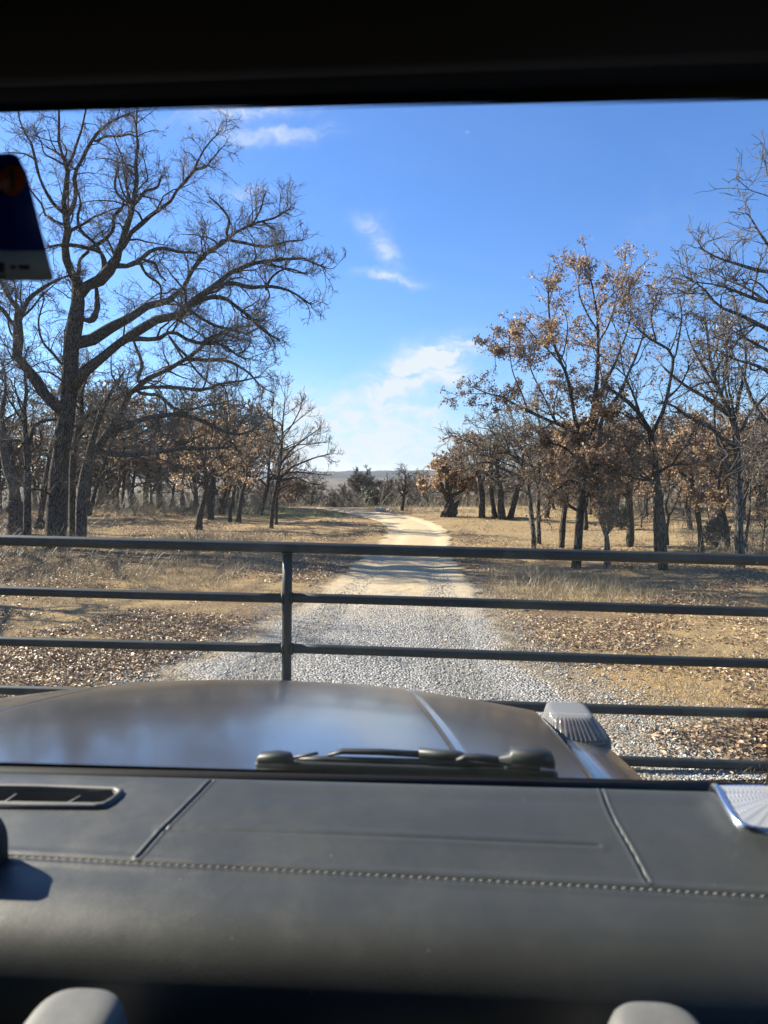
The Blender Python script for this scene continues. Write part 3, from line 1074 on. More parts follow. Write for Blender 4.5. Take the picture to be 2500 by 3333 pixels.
# --- the big bare oak on the left
oak_lines = mixed([
    [cB, (365, 1640, 84), (372, 1560, 76), (385, 1300, 68), (402, 1000, 60), (428, 800, 54), (455, 650, 54), (472, 400, 50), (482, 200, 52), cA, (500, 1540, 56), (518, 1430, 46), (530, 1300, 40), (522, 1210, 34)],
    [cA, (522, 1230, 33), (470, 1130, 27), (440, 1030, 23), (440, 950, 22), (462, 850, 21), (440, 770, 19), (430, 700, 17), (450, 560, 15), (455, 450, 14), (442, 400, 11), (398, 330, 9), (400, 220, 8), (398, 90, 6), (395, -60, 4)],
    [cA, (455, 440, 10), (490, 370, 9), (520, 280, 8), (545, 210, 7), (568, 110, 6), (600, -40, 4)],
    [cA, (445, 785, 15), (490, 720, 14), (512, 600, 13), (502, 500, 12), (545, 410, 11), (600, 300, 10), (680, 190, 9), (760, 130, 7), (880, 80, 4)],
    [cA, (640, 270, 8), (700, 240, 7), (800, 235, 7), (890, 225, 6), (930, 250, 5), (925, 340, 4)],
    [cA, (425, 750, 12), (370, 700, 11), (300, 590, 10), (260, 490, 9), (235, 380, 8), (210, 280, 7), (150, 180, 5), (120, 60, 3)],
    [cA, (240, 385, 6), (170, 355, 5), (60, 345, 3)],
    [cA, (440, 420, 7), (370, 390, 6), (300, 350, 5), (280, 280, 4), (250, 220, 3)],
    [cA, (532, 1290, 36), (600, 1240, 34), (680, 1205, 35), (735, 1140, 33), (780, 1075, 28), (805, 1010, 22), (825, 930, 18), (862, 830, 17), (892, 740, 16), (905, 650, 14), (925, 560, 12), (915, 450, 10), (930, 300, 8), (920, 180, 6), (925, 60, 4)],
    [cA, (815, 1020, 19), (855, 930, 17), (900, 870, 16), (990, 800, 14), (1060, 730, 13), (1135, 705, 12), (1165, 640, 10), (1230, 560, 10), (1310, 470, 9), (1350, 370, 6), (1420, 270, 5), (1490, 200, 3)],
    [cA, (1310, 470, 7), (1380, 450, 6), (1440, 380, 5), (1510, 300, 3)],
    [cA, (892, 720, 10), (865, 620, 9), (850, 540, 8), (860, 480, 5)],
    [cA, (905, 695, 10), (985, 605, 9), (1060, 580, 8), (1090, 500, 5)],
    [cA, (870, 680, 9), (830, 660, 8), (790, 620, 8), (775, 540, 8), (800, 450, 6), (790, 380, 4)],
    [cA, (700, 1190, 17), (705, 1090, 15), (680, 1020, 13), (590, 990, 12), (480, 970, 11), (380, 970, 8), (320, 985, 5)],
    [cA, (690, 1040, 11), (650, 970, 10), (540, 860, 10), (525, 780, 9), (545, 690, 7), (530, 620, 4)],
    [cA, (600, 990, 11), (700, 940, 11), (765, 860, 11), (770, 770, 10), (825, 720, 9), (835, 670, 6)],
    [cA, (518, 1170, 12), (540, 1070, 11), (600, 1010, 10)],
    [cA, (770, 1100, 22), (830, 1115, 17), (900, 1095, 15), (960, 1060, 13), (1000, 1020, 12), (1100, 990, 11), (1200, 1015, 9), (1330, 1020, 6)],
    [cA, (940, 1080, 10), (990, 1170, 9), (1080, 1240, 8), (1085, 1340, 6)],
    [cA, (970, 1065, 10), (1040, 1090, 9), (1080, 1170, 7), (1120, 1210, 5)],
    [cA, (560, 1650, 40), (620, 1610, 38), (690, 1565, 34), (780, 1510, 31), (850, 1480, 29), (960, 1390, 27), (1050, 1370, 23), (1170, 1330, 19), (1250, 1240, 15), (1290, 1150, 15), (1350, 1080, 14), (1400, 1010, 14), (1500, 960, 13), (1580, 890, 11), (1660, 850, 9), cPx, (1130, 620, 5), (1220, 600, 4), (1255, 570, 3)],
    [cPx, (985, 690, 7), (990, 620, 6), (935, 545, 4), (905, 520, 3)],
    [cPx, (1090, 640, 5), (1130, 560, 4), (1140, 510, 3)],
    [cPx, (950, 715, 8), (1040, 715, 7), (1140, 735, 5), (1250, 710, 4), (1310, 705, 3)],
    [cB, (500, 470, 46), (545, 400, 40), (620, 330, 36), (740, 240, 34), (830, 160, 32), (1000, 60, 29), cA, (1100, 1450, 27), (1240, 1430, 24), (1290, 1360, 21), (1400, 1280, 17), (1480, 1220, 15), (1600, 1130, 14), cPx, (1080, 810, 8), (1200, 790, 7), (1290, 780, 5), (1350, 800, 4), (1405, 825, 3)],
    [cA, (1290, 1370, 17), (1400, 1325, 13), (1520, 1330, 12), (1600, 1390, 10), cPx, (1070, 1030, 6), (1130, 1090, 5), (1210, 1140, 3)],
    [cPx, (890, 930, 8), (1000, 890, 8), (1080, 910, 8), (1160, 905, 7), (1240, 920, 5), (1345, 985, 3)],
    [cPx, (1150, 905, 6), (1180, 860, 5), (1230, 830, 4), (1320, 850, 3)],
    [cA, (1270, 1400, 12), (1370, 1470, 9), (1470, 1520, 9), (1570, 1540, 8), (1660, 1570, 6), cPx, (1130, 1080, 4), (1190, 1160, 3)],
    [cB, (820, 170, 18), (900, 150, 16), (1000, 155, 15), (1100, 140, 15), (1150, 100, 13), (1250, 150, 12), (1340, 180, 11), (1500, 190, 9), (1600, 260, 7), (1660, 290, 5)],
    [cB, (430, 660, 40), (400, 620, 38), (330, 560, 36), (250, 440, 35), (180, 350, 33), (122, 290, 31), (125, 150, 29), (122, 30, 26), cA, (130, 1430, 20), (60, 1320, 16), (0, 1200, 13), (-60, 1050, 9), (-80, 900, 5)],
    [cA, (135, 1435, 17), (190, 1340, 14), (260, 1280, 12), (340, 1230, 10), (450, 1180, 7), (520, 1160, 5)],
    [cA, (95, 1500, 16), (30, 1420, 14), (-60, 1340, 11), (-160, 1220, 7)],
    [cA, (560, 1470, 14), (610, 1480, 20), (650, 1420, 18), (655, 1320, 15), (650, 1250, 11)],
    [cB, (430, 330, 10), (360, 250, 9), (300, 190, 8), (260, 60, 6), cA, (300, 1330, 4)],
])
big = Tree(11).drawn(16.2, cS, oak_lines, 0.45)
big.ramify(1.6, 0.0048, l2=0.95, tmin=0.2, wob=0.27)
base_oak = at(*cB(365, 1640), 16.2)
base_oak[2] = terrain(base_oak[0], base_oak[1])
big.build(base_oak, 'oak_tree', 'huge bare spreading oak with the thickest ridged trunk, left of the road', group=None, sides=14)

lean_lines = mixed([
    [cB, (548, 1560, 36), (548, 1480, 34), (550, 1250, 33), (560, 1120, 32), (598, 980, 30), (655, 870, 27), (730, 790, 25), (785, 700, 21), (840, 600, 19), (890, 500, 19), (960, 440, 17), (1080, 390, 17), (1180, 330, 16), (1260, 280, 15), (1350, 240, 13), (1430, 140, 11), (1500, 90, 8), (1620, 80, 6), (1700, 60, 4)],
    [cB, (570, 1060, 26), (600, 920, 22), (630, 820, 20), (655, 740, 17), (685, 640, 15), (740, 530, 11), (800, 430, 9), (840, 370, 5)],
    [cB, (1250, 290, 13), (1400, 295, 12), (1520, 295, 12), (1600, 330, 10), (1680, 380, 8), (1760, 470, 5), (1850, 520, 3)],
    [cB, (735, 785, 18), (850, 760, 16), (930, 710, 16), (1010, 680, 16), (1100, 670, 15), (1190, 660, 15), (1300, 680, 14), (1400, 720, 13), (1500, 770, 11), (1600, 800, 9), (1700, 770, 6)],
    [cB, (640, 915, 15), (750, 930, 14), (870, 935, 14), (1000, 925, 14), (1100, 910, 13), (1240, 890, 12), (1340, 890, 11), (1440, 890, 9), (1560, 880, 6)],
    [cB, (890, 505, 13), (1000, 480, 12), (1200, 480, 11), (1400, 490, 11), (1470, 460, 9), (1660, 430, 6), (1760, 400, 3)],
    [cB, (930, 505, 11), (1080, 540, 10), (1180, 620, 8), (1230, 640, 4)],
    [cB, (935, 440, 12), (960, 330, 11), (940, 260, 10), (905, 170, 8), (900, 80, 4)],
    [cB, (1280, 300, 8), (1330, 370, 7), (1390, 430, 6), (1440, 470, 4)],
    [cB, (1140, 130, 7), (1200, 210, 9), (1270, 275, 10)],
])
t2 = Tree(12).drawn(16.9, cS, lean_lines, 0.4).ramify(1.5, 0.0046, tmin=0.3, wob=0.27)
b2 = at(*cB(548, 1540), 16.9)
b2[2] = terrain(b2[0], b2[1])
t2.build(b2, 'oak_tree', 'leaning grey trunked oak right of the huge oak, long low limbs over the clearing', bark='bark_grey', sides=12)

t3_lines = mixed([
    [cB, (490, 1530, 24), (490, 1250, 23), (492, 1000, 21), (515, 820, 18), (540, 740, 16), (560, 650, 13), (545, 540, 10), (590, 420, 7), (600, 300, 4)],
    [cB, (540, 740, 12), (600, 680, 11), (680, 620, 10), (780, 560, 8), (860, 520, 5)],
    [cB, (515, 830, 10), (590, 760, 8), (640, 700, 6), (690, 600, 4)],
])
t3 = Tree(13).drawn(17.6, cS, t3_lines, 0.5).ramify(1.3, 0.005, tmin=0.3)
b3 = at(*cB(490, 1510), 17.6)
b3[2] = terrain(b3[0], b3[1])
t3.build(b3, 'oak_tree', 'slender dark trunk squeezed between the huge oak and the leaning oak', sides=9)

t4_lines = mixed([
    [cB, (185, 1540, 26), (185, 1380, 24), (185, 1150, 23), (186, 950, 21), (172, 800, 17), (165, 650, 14), (180, 480, 10), (160, 330, 6), (190, 200, 3)],
    [cB, (188, 860, 15), (230, 740, 12), (310, 700, 11), (390, 690, 8), (440, 600, 4)],
    [cB, (175, 760, 9), (110, 640, 7), (60, 560, 5), (20, 420, 3)],
])
t4 = Tree(14).drawn(16.0, cS, t4_lines, 0.5).ramify(1.4, 0.005, tmin=0.3)
b4 = at(*cB(185, 1520), 16.0)
b4[2] = terrain(b4[0], b4[1])
t4.build(b4, 'oak_tree', 'straight dark oak trunk just left of the huge oak', sides=9)

t5_lines = mixed([
    [cB, (110, 1250, 34), (80, 1100, 34), (35, 960, 30), (18, 800, 20), (12, 650, 15), (40, 480, 10), (20, 300, 6)],
    [cB, (30, 940, 16), (60, 800, 12), (130, 700, 9), (170, 560, 6)],
])
t5 = Tree(15).drawn(20.0, cS, t5_lines, 0.5).ramify(1.2, 0.005, tmin=0.35)
b5 = at(*cB(112, 1360), 20.0)
b5[2] = terrain(b5[0], b5[1])
t5.limb([b5 + (0, 0, -0.1), at(*cB(110, 1250), 20.0)], [0.30, 0.27])
t5.ramify(1.2, 0.005, tmin=0.35)
t5.build(b5, 'oak_tree', 'pale brown oak with a trunk bending left at the photo\'s left edge', bark='bark_grey', sides=9)

t6_lines = mixed([
    [cB, (270, 1390, 20), (285, 1260, 22), (330, 1000, 18), (350, 860, 14), (385, 760, 10), (370, 640, 7), (400, 500, 4)],
    [cB, (345, 900, 10), (270, 900, 8), (200, 860, 5), (150, 840, 3)],
])
t6 = Tree(16).drawn(21.5, cS, t6_lines, 0.5).ramify(1.2, 0.006, tmin=0.3)
b6 = at(*cB(270, 1380), 21.5)
b6[2] = terrain(b6[0], b6[1])
t6.limb([b6 + (0, 0, -0.15), at(*cB(270, 1385), 21.5)], [0.2, 0.19])
t6.ramify(1.2, 0.006, tmin=0.3)
t6.build(b6, 'oak_tree', 'oak leaning right, half hidden behind the huge oak\'s trunk', leaves=500, leaf_keep=0.4, sides=8)

# --- slender bare tree left of the road
d_lines = mixed([
    [cD, (197, 1125, 17), (198, 1050, 15), (213, 900, 15), (235, 790, 14), (262, 650, 10), (280, 450, 8), (285, 300, 6), (300, 150, 4), (305, 90, 2)],
    [cD, (240, 780, 9), (330, 660, 8), (450, 600, 7), (560, 560, 5), (655, 540, 3)],
    [cD, (264, 640, 8), (340, 520, 7), (460, 420, 5), (575, 340, 3)],
    [cD, (280, 450, 7), (360, 310, 5), (420, 190, 4), (440, 120, 2)],
    [cD, (278, 480, 6), (220, 360, 5), (205, 250, 4), (215, 130, 2)],
    [cD, (245, 760, 8), (180, 650, 6), (150, 560, 4), (110, 500, 2)],
    [cD, (255, 720, 8), (380, 680, 7), (500, 690, 5), (610, 700, 3)],
    [cD, (250, 740, 7), (370, 720, 6), (480, 760, 5), (560, 780, 3)],
    [cD, (275, 500, 6), (400, 470, 5), (520, 460, 4), (620, 450, 2)],
    [cD, (283, 380, 5), (400, 280, 4), (490, 210, 2)],
])
td = Tree(21).drawn(on_ground(*cD(197, 1115))[1], cS, d_lines, 0.5).ramify(1.15, 0.006, tmin=0.2, up=0.06, wob=0.18)
bd = on_ground(*cD(197, 1115))
td.build(bd, 'young_oak', 'slender bare fan shaped oak left of the road bend', bark='bark', leaves=160, leaf_keep=0.6, leaf_size=0.05)

d2_lines = mixed([
    [cD, (237, 1090, 12), (237, 1000, 11), (242, 880, 9), (262, 760, 7), (250, 640, 5), (290, 520, 3)],
    [cD, (250, 820, 6), (330, 740, 5), (420, 720, 3)],
])
td2 = Tree(22).drawn(on_ground(*cD(237, 1085))[1], cS, d2_lines, 0.5).ramify(1.2, 0.006, tmin=0.3, up=0.05)
td2.build(on_ground(*cD(237, 1085)), 'young_oak', 'thin trunk close behind the slender fan shaped oak', bark='bark', leaves=260, leaf_keep=0.5, leaf_size=0.06)

# --- right group
def drawn_tree(seed, c, lines, basept, label, name='oak_tree', spread=0.5, detail=1.2, tmin=0.3, leaves=0, leaf_keep=0.45, leaf_size=0.07, bark='bark', twig='twig', twig_r=0.0045, up=0.03, wob=0.24, zb=None, group=None, clump=1.0, sides=9, l2=1.0):
    b = on_ground(*c(*basept))
    t = Tree(seed).drawn(b[1], cS, mixed([[c] + ln for ln in lines]), spread)
    p0, r0 = t.limbs[0]
    t.limbs[0] = (np.concatenate([[[b[0], b[1], b[2] - 0.08]], p0]) if p0[0][2] > b[2] + 0.05 else p0, np.concatenate([[r0[0] * 1.2], r0]) if p0[0][2] > b[2] + 0.05 else r0)
    t.ramify(detail, twig_r, l2=l2, tmin=tmin, up=up, wob=wob)
    return t.build(b, name, label, leaves=leaves, leaf_keep=leaf_keep, leaf_size=leaf_size, bark=bark, twig=twig, zbias=zb, group=group, clump=clump, sides=sides)


def low_leaves(z0, z1, top):
    return lambda C: np.clip(1 - (C[:, 2] - z0) / (z1 - z0), top, 1)


drawn_tree(31, cC, [
    [(622, 1745, 26), (635, 1600, 23), (641, 1500, 21), (652, 1350, 21), (656, 1250, 23), (680, 1150, 25), (692, 1060, 20), (702, 960, 16), (722, 850, 12), (737, 700, 10), (742, 500, 8), (735, 350, 6), (715, 250, 4), (690, 120, 2)],
    [(685, 1130, 15), (640, 1030, 12), (570, 980, 10), (500, 955, 9), (420, 918, 9), (350, 885, 8), (280, 850, 7), (230, 818, 6), (150, 800, 4), (60, 760, 3)],
    [(650, 1040, 11), (622, 960, 10), (602, 850, 9), (572, 700, 8), (512, 560, 6), (480, 400, 5), (470, 200, 3)],
    [(700, 960, 11), (740, 860, 10), (772, 750, 9), (830, 640, 7), (870, 540, 5), (915, 400, 4), (905, 190, 2)],
    [(712, 1060, 12), (780, 900, 10), (850, 810, 9), (900, 700, 7), (960, 560, 5), (1000, 420, 3)],
    [(520, 960, 6), (470, 860, 5), (400, 720, 4), (300, 540, 3), (210, 560, 2)],
    [(360, 890, 5), (330, 800, 4), (280, 680, 3), (260, 460, 2)],
    [(690, 1195, 13), (740, 1182, 11), (800, 1168, 9), (870, 1120, 6), (930, 1080, 3)],
    [(655, 1290, 10), (590, 1270, 8), (540, 1300, 5), (500, 1330, 3)],
    [(660, 1220, 10), (610, 1130, 8), (540, 1080, 6), (480, 1060, 3)],
    [(650, 1380, 7), (700, 1340, 5), (760, 1380, 3)],
    [(742, 480, 6), (690, 380, 5), (640, 260, 4), (640, 140, 2)],
    [(740, 560, 6), (800, 420, 5), (840, 280, 3), (850, 200, 2)],
    [(560, 660, 5), (470, 560, 4), (380, 470, 3), (340, 420, 2)],
], (622, 1740), 'tall leafy oak with dense coppery brown leaves, right of the road', detail=1.15, leaves=50000, leaf_keep=0.45, leaf_size=0.047, zb=low_leaves(2.2, 5.4, 0.22), clump=1.5, tmin=0.15)

drawn_tree(32, cC, [
    [(790, 1745, 19), (791, 1640, 16), (786, 1560, 17), (757, 1480, 15), (752, 1380, 12), (730, 1280, 11), (715, 1200, 9), (700, 1100, 6), (720, 1000, 3)],
    [(787, 1560, 16), (806, 1520, 13), (820, 1470, 13), (812, 1350, 11), (802, 1200, 9), (790, 1060, 6), (810, 940, 3)],
    [(735, 1300, 6), (690, 1220, 5), (640, 1180, 3)],
    [(808, 1260, 6), (860, 1180, 5), (920, 1120, 3)],
], (790, 1738), 'pale trunked oak forking in a Y beside the tall leafy oak', bark='bark_pale', leaves=4200, leaf_keep=0.45, leaf_size=0.055)

drawn_tree(33, cC, [
    [(1092, 1755, 27), (1086, 1600, 24), (1076, 1400, 20), (1052, 1200, 17), (1036, 1080, 15), (1012, 980, 13), (960, 900, 11), (900, 840, 10), (830, 790, 8), (770, 750, 4)],
    [(1030, 1060, 11), (1060, 960, 10), (1090, 900, 10), (1112, 820, 9), (1137, 690, 9), (1145, 600, 8), (1112, 550, 7), (1050, 520, 7), (990, 480, 5), (930, 420, 3)],
    [(1145, 600, 6), (1180, 480, 5), (1190, 330, 3), (1170, 250, 2)],
    [(1070, 1215, 8), (1110, 1195, 7), (1170, 1180, 5), (1240, 1180, 3)],
    [(1110, 830, 6), (1180, 760, 5), (1240, 640, 3)],
    [(960, 900, 7), (930, 800, 6), (880, 680, 4), (860, 560, 3)],
    [(1055, 520, 5), (1030, 380, 4), (1060, 260, 3), (1120, 170, 2)],
    [(980, 930, 6), (930, 930, 5), (860, 900, 3)],
    [(1040, 1270, 6), (990, 1230, 5), (950, 1200, 3)],
], (1092, 1750), 'tall mostly bare oak with a curving trunk, right of the pale forked oak', leaves=3800, leaf_keep=0.3, leaf_size=0.055, detail=1.2, zb=low_leaves(2.4, 3.6, 0.12), clump=1.6)

drawn_tree(34, cC, [
    [(1506, 1745, 29), (1501, 1600, 25), (1499, 1300, 22), (1491, 1100, 19), (1476, 950, 17), (1432, 860, 13), (1382, 760, 11), (1345, 600, 8), (1330, 460, 6), (1320, 380, 3)],
    [(1482, 1085, 15), (1410, 1040, 12), (1350, 980, 11), (1280, 950, 9), (1210, 912, 8), (1140, 860, 5), (1080, 850, 3)],
    [(1455, 920, 11), (1340, 830, 10), (1220, 760, 8), (1130, 690, 7), (1080, 640, 4)],
    [(1482, 960, 11), (1500, 820, 9), (1530, 700, 8), (1540, 560, 6), (1500, 400, 4), (1480, 300, 2)],
    [(1492, 1240, 11), (1425, 1150, 9), (1382, 1060, 8), (1370, 900, 6), (1395, 700, 4), (1380, 560, 2)],
    [(1498, 1000, 9), (1560, 900, 8), (1640, 820, 6), (1700, 740, 4)],
    [(1385, 770, 7), (1300, 640, 6), (1240, 520, 4), (1210, 420, 2)],
    [(1440, 870, 8), (1420, 720, 6), (1440, 540, 4), (1420, 400, 2)],
], (1506, 1740), 'bare grey oak with a straight thick trunk nearest the photo\'s right edge', leaves=700, leaf_keep=0.3, detail=1.1, twig='twig_grey', bark='bark_grey')

drawn_tree(35, cE, [
    [(1120, 1610, 28), (1118, 1500, 26), (1106, 1350, 28), (1082, 1150, 24), (1062, 950, 20), (1022, 830, 17), (982, 700, 14), (920, 620, 12), (860, 580, 11), (740, 590, 8), (620, 540, 5), (500, 560, 3)],
    [(1045, 880, 15), (960, 820, 14), (880, 790, 13), (780, 750, 13), (680, 690, 11), (560, 680, 8), (450, 730, 5), (380, 780, 3)],
    [(1010, 800, 11), (900, 720, 10), (800, 690, 9), (680, 630, 8), (560, 600, 7), (430, 600, 4), (300, 620, 2)],
    [(990, 720, 12), (1000, 560, 12), (930, 470, 12), (830, 400, 11), (720, 380, 8), (600, 430, 6), (470, 460, 4), (330, 440, 2)],
    [(860, 410, 7), (760, 300, 6), (680, 260, 4), (580, 210, 2)],
    [(720, 385, 6), (620, 320, 5), (520, 300, 4), (420, 240, 2)],
    [(600, 545, 5), (460, 470, 4), (320, 400, 3), (200, 410, 2)],
    [(930, 470, 7), (900, 340, 5), (880, 220, 3), (840, 150, 2)],
], (1118, 1610), 'bare oak arching left over the meadow, with a mossy grey trunk', bark='bark_grey', detail=1.5, twig='twig_grey', twig_r=0.006, up=0.01)

drawn_tree(36, cE, [
    [(1176, 1570, 26), (1174, 1450, 25), (1170, 1300, 26), (1167, 1150, 22), (1171, 950, 20), (1184, 700, 16), (1190, 400, 11), (1196, 330, 8), (1160, 180, 5), (1170, 60, 3)],
    [(1168, 980, 14), (1110, 760, 11), (1065, 640, 9), (1010, 480, 7), (930, 420, 5), (850, 350, 3)],
    [(1190, 440, 9), (1150, 340, 8), (1090, 310, 6), (1010, 340, 3)],
    [(1186, 640, 7), (1250, 560, 6), (1320, 520, 4), (1400, 480, 2)],
    [(1180, 760, 7), (1260, 700, 5), (1340, 760, 3)],
    [(1100, 730, 6), (1080, 560, 5), (1110, 420, 3)],
], (1176, 1565), 'bare upright oak whose trunk touches the arching one', bark='bark_grey', detail=1.4, twig='twig_grey', twig_r=0.006)

drawn_tree(37, cC, [
    [(545, 1640, 18), (551, 1500, 16), (571, 1350, 12), (580, 1240, 9), (560, 1140, 6), (580, 1040, 3)],
    [(570, 1350, 7), (520, 1250, 5), (480, 1200, 3)],
    [(578, 1260, 6), (620, 1180, 5), (640, 1100, 3)],
], (545, 1635), 'short dark trunked oak behind the tall leafy oak, left side', leaves=2800, leaf_keep=0.45, leaf_size=0.06)

drawn_tree(38, cC, [
    [(912, 1630, 20), (918, 1500, 17), (912, 1380, 14), (902, 1250, 10), (920, 1130, 6), (900, 1040, 3)],
    [(908, 1330, 8), (850, 1260, 6), (800, 1220, 3)],
    [(905, 1270, 7), (960, 1180, 5), (1000, 1140, 3)],
    [(912, 1390, 6), (870, 1340, 5), (820, 1350, 3)],
], (912, 1625), 'leafy oak with a short trunk behind the pale forked oak', leaves=5200, leaf_keep=0.5, leaf_size=0.06)

drawn_tree(39, cC, [
    [(1300, 1665, 16), (1291, 1530, 14), (1271, 1400, 12), (1250, 1300, 10), (1245, 1190, 7), (1270, 1080, 4), (1260, 980, 2)],
    [(1272, 1410, 6), (1330, 1360, 5), (1380, 1370, 3)],
    [(1250, 1290, 7), (1190, 1230, 5), (1150, 1200, 3)],
    [(1248, 1220, 6), (1310, 1140, 5), (1350, 1080, 3)],
], (1300, 1660), 'thin oak leaning left with low brown leaves, between two bare oaks', leaves=4200, leaf_keep=0.42, leaf_size=0.06)

drawn_tree(40, cC, [
    [(1442, 1668, 14), (1432, 1500, 12), (1402, 1380, 9), (1396, 1250, 7), (1420, 1120, 4), (1400, 1000, 2)],
    [(1420, 1440, 7), (1440, 1360, 6), (1450, 1250, 3)],
    [(1400, 1370, 6), (1350, 1320, 4), (1310, 1330, 2)],
], (1442, 1664), 'thin dark oak with two stems beside the straight thick oak', leaves=3600, leaf_keep=0.42, leaf_size=0.06)

drawn_tree(41, cC, [
    [(1055, 1660, 11), (1050, 1500, 10), (1045, 1300, 8), (1030, 1180, 5), (1000, 1060, 3)],
    [(1045, 1300, 5), (980, 1220, 4), (930, 1180, 2)],
], (1055, 1657), 'thin straight stem just left of the curving bare oak', leaves=500, leaf_keep=0.4, leaf_size=0.075)

drawn_tree(42, cF, [
    [(752, 760, 16), (748, 600, 14), (765, 500, 12), (735, 420, 10), (765, 310, 7), (770, 200, 4), (740, 100, 2)],
    [(765, 500, 11), (810, 420, 9), (850, 330, 7), (880, 220, 5), (920, 120, 3)],
    [(850, 330, 5), (920, 300, 3), (980, 330, 2)],
], (752, 770), 'forked dark oak seen right behind the curving bare oak', leaves=250, leaf_keep=0.4, twig_r=0.006)

drawn_tree(43, cF, [
    [(520, 600, 10), (517, 560, 9), (530, 490, 8), (550, 430, 6), (545, 340, 4), (560, 260, 2)],
    [(525, 520, 6), (590, 480, 4), (640, 440, 2)],
    [(530, 480, 5), (500, 420, 4), (490, 330, 2)],
], (520, 605), 'small crooked oak far back between the cedar and the curving oak', leaves=300, leaf_keep=0.4, twig_r=0.008)

drawn_tree(44, cF, [
    [(1460, 820, 16), (1458, 700, 14), (1480, 560, 12), (1495, 300, 9), (1500, 100, 7), (1510, -100, 4), (1500, -260, 2)],
    [(1490, 340, 6), (1560, 200, 5), (1620, 60, 3)],
    [(1498, 120, 5), (1440, -20, 4), (1420, -150, 2)],
], (1460, 820), 'slim bare oak just right of the straight thick oak', leaves=250, leaf_keep=0.4, bark='bark_grey', twig='twig_grey')

drawn_tree(45, cF, [
    [(1605, 830, 8), (1612, 720, 7), (1630, 600, 6), (1625, 420, 4), (1650, 250, 2)],
    [(1620, 640, 4), (1570, 520, 3), (1550, 420, 2)],
], (1605, 835), 'dark sapling at the photo\'s right edge below the bare oaks', name='sapling', leaves=350, leaf_keep=0.4)

drawn_tree(46, cF, [
    [(1150, 780, 12), (1148, 700, 11), (1130, 560, 8), (1110, 420, 6), (1090, 300, 4), (1100, 180, 2)],
    [(1130, 560, 5), (1190, 460, 4), (1230, 400, 2)],
], (1150, 750), 'slight bare oak behind the green juniper shrub', leaves=200, leaf_keep=0.4, bark='bark_grey', twig='twig_grey', twig_r=0.006)

# overhanging bare oak whose trunk stands outside the frame on the right
over = conv(0.4, 995.4, 530.9)
drawn_tree(47, over, [
    [(1990, 2050, 42), (1980, 1800, 38), (1950, 1300, 32), (1890, 900, 27), (1850, 600, 22), (1810, 300, 17), (1760, 60, 12), (1700, -180, 7), (1680, -330, 3)],
    [(1860, 700, 18), (1760, 540, 15), (1690, 470, 13), (1600, 420, 11), (1500, 370, 9), (1400, 330, 7), (1300, 220, 4), (1220, 170, 2)],
    [(1820, 380, 14), (1720, 320, 12), (1600, 290, 10), (1500, 250, 8), (1400, 215, 5), (1250, 195, 3)],
    [(1790, 220, 12), (1700, 150, 11), (1600, 130, 10), (1500, 100, 8), (1380, 60, 5), (1290, 10, 3)],
    [(1760, 80, 10), (1680, 20, 8), (1620, -60, 6), (1560, -160, 3)],
    [(1930, 1150, 20), (1800, 1060, 17), (1700, 1000, 15), (1640, 940, 13), (1580, 850, 11), (1540, 740, 8), (1490, 620, 5), (1440, 540, 3)],
    [(1880, 850, 16), (1770, 760, 13), (1680, 690, 11), (1580, 640, 8), (1470, 610, 5), (1380, 560, 3)],
    [(1600, 420, 6), (1540, 480, 5), (1450, 520, 3), (1380, 500, 2)],
    [(1840, 520, 13), (1740, 600, 11), (1650, 560, 9), (1540, 500, 6), (1440, 440, 3)],
    [(1700, 320, 6), (1620, 210, 5), (1560, 180, 3), (1480, 190, 2)],
], (1990, 2050), 'overhanging bare oak reaching in from the right edge above the others', detail=1.15, twig='twig', bark='bark_grey', spread=0.3, wob=0.26)

# --- middle distance trees, each with its own stem
def mid_tree(seed, sx, sy, top, r, label, leaves=0, name='oak_tree', keep=0.45, detail=1.0, group=None, bark='bark', twig='twig', leaf=0.066, twig_r=0.0085, depth=None, **kw):
    b = on_ground(sx, sy) if depth is None else at(sx, sy, depth)
    if depth is not None:
        b[2] = terrain(b[0], b[1])
    hgt = at(sx, top, b[1])[2] - b[2]
    leaves = int(leaves * 1.7)
    t = Tree(seed).grown(b, hgt * 0.93, r * K * b[1] / FPX, **kw).ramify(detail, twig_r, l2=1.0, dens=(2.4, 3.4, 5.5), up=0.03)
    return t.build(b, name, label, leaves=leaves, leaf_keep=keep, leaf_size=leaf, bark=bark, twig=twig, group=group, sides=7)


mid_tree(101, 429, 1145, 868, 8, 'brown leaved oak with a straight dark trunk, foremost in the left clearing', 2000, fork=0.42, nlimb=8, spread=0.72, keep=0.45)
mid_tree(102, 456, 1122, 850, 7, 'leafy oak with a grey trunk right behind the foremost clearing oak', 1700, fork=0.4, nlimb=7, spread=0.65, lean=(0.04, 0))
mid_tree(103, 478, 1110, 905, 6, 'oak with several dark leaning stems behind the left clearing', 900, multi=3, nlimb=4, spread=0.55)
mid_tree(104, 497, 1127, 880, 4.5, 'thin straight oak left of the dark short oak in the clearing', 900, fork=0.5, nlimb=6, spread=0.6)
mid_tree(105, 515, 1130, 900, 6, 'short dark oak leaning right in the left clearing', 1500, lean=(0.10, 0), fork=0.4, nlimb=7, spread=0.85)
mid_tree(106, 560, 1112, 870, 5, 'brown oak behind the slender fan shaped oak, left of it', 1400, fork=0.3, nlimb=7, spread=0.75)
mid_tree(107, 217, 1089, 820, 8, 'brown leaved oak with a thick trunk beyond the leaning grey oak', 1800, fork=0.35, nlimb=7, spread=0.85)
mid_tree(108, 286, 1089, 830, 8, 'leafy oak standing alone at the back of the left clearing', 2000, fork=0.35, nlimb=8, spread=0.85)
mid_tree(109, 345, 1088, 850, 5, 'thin leafy oak at the back of the left clearing, before the dark brush', 1500, fork=0.35, nlimb=7, spread=0.8)
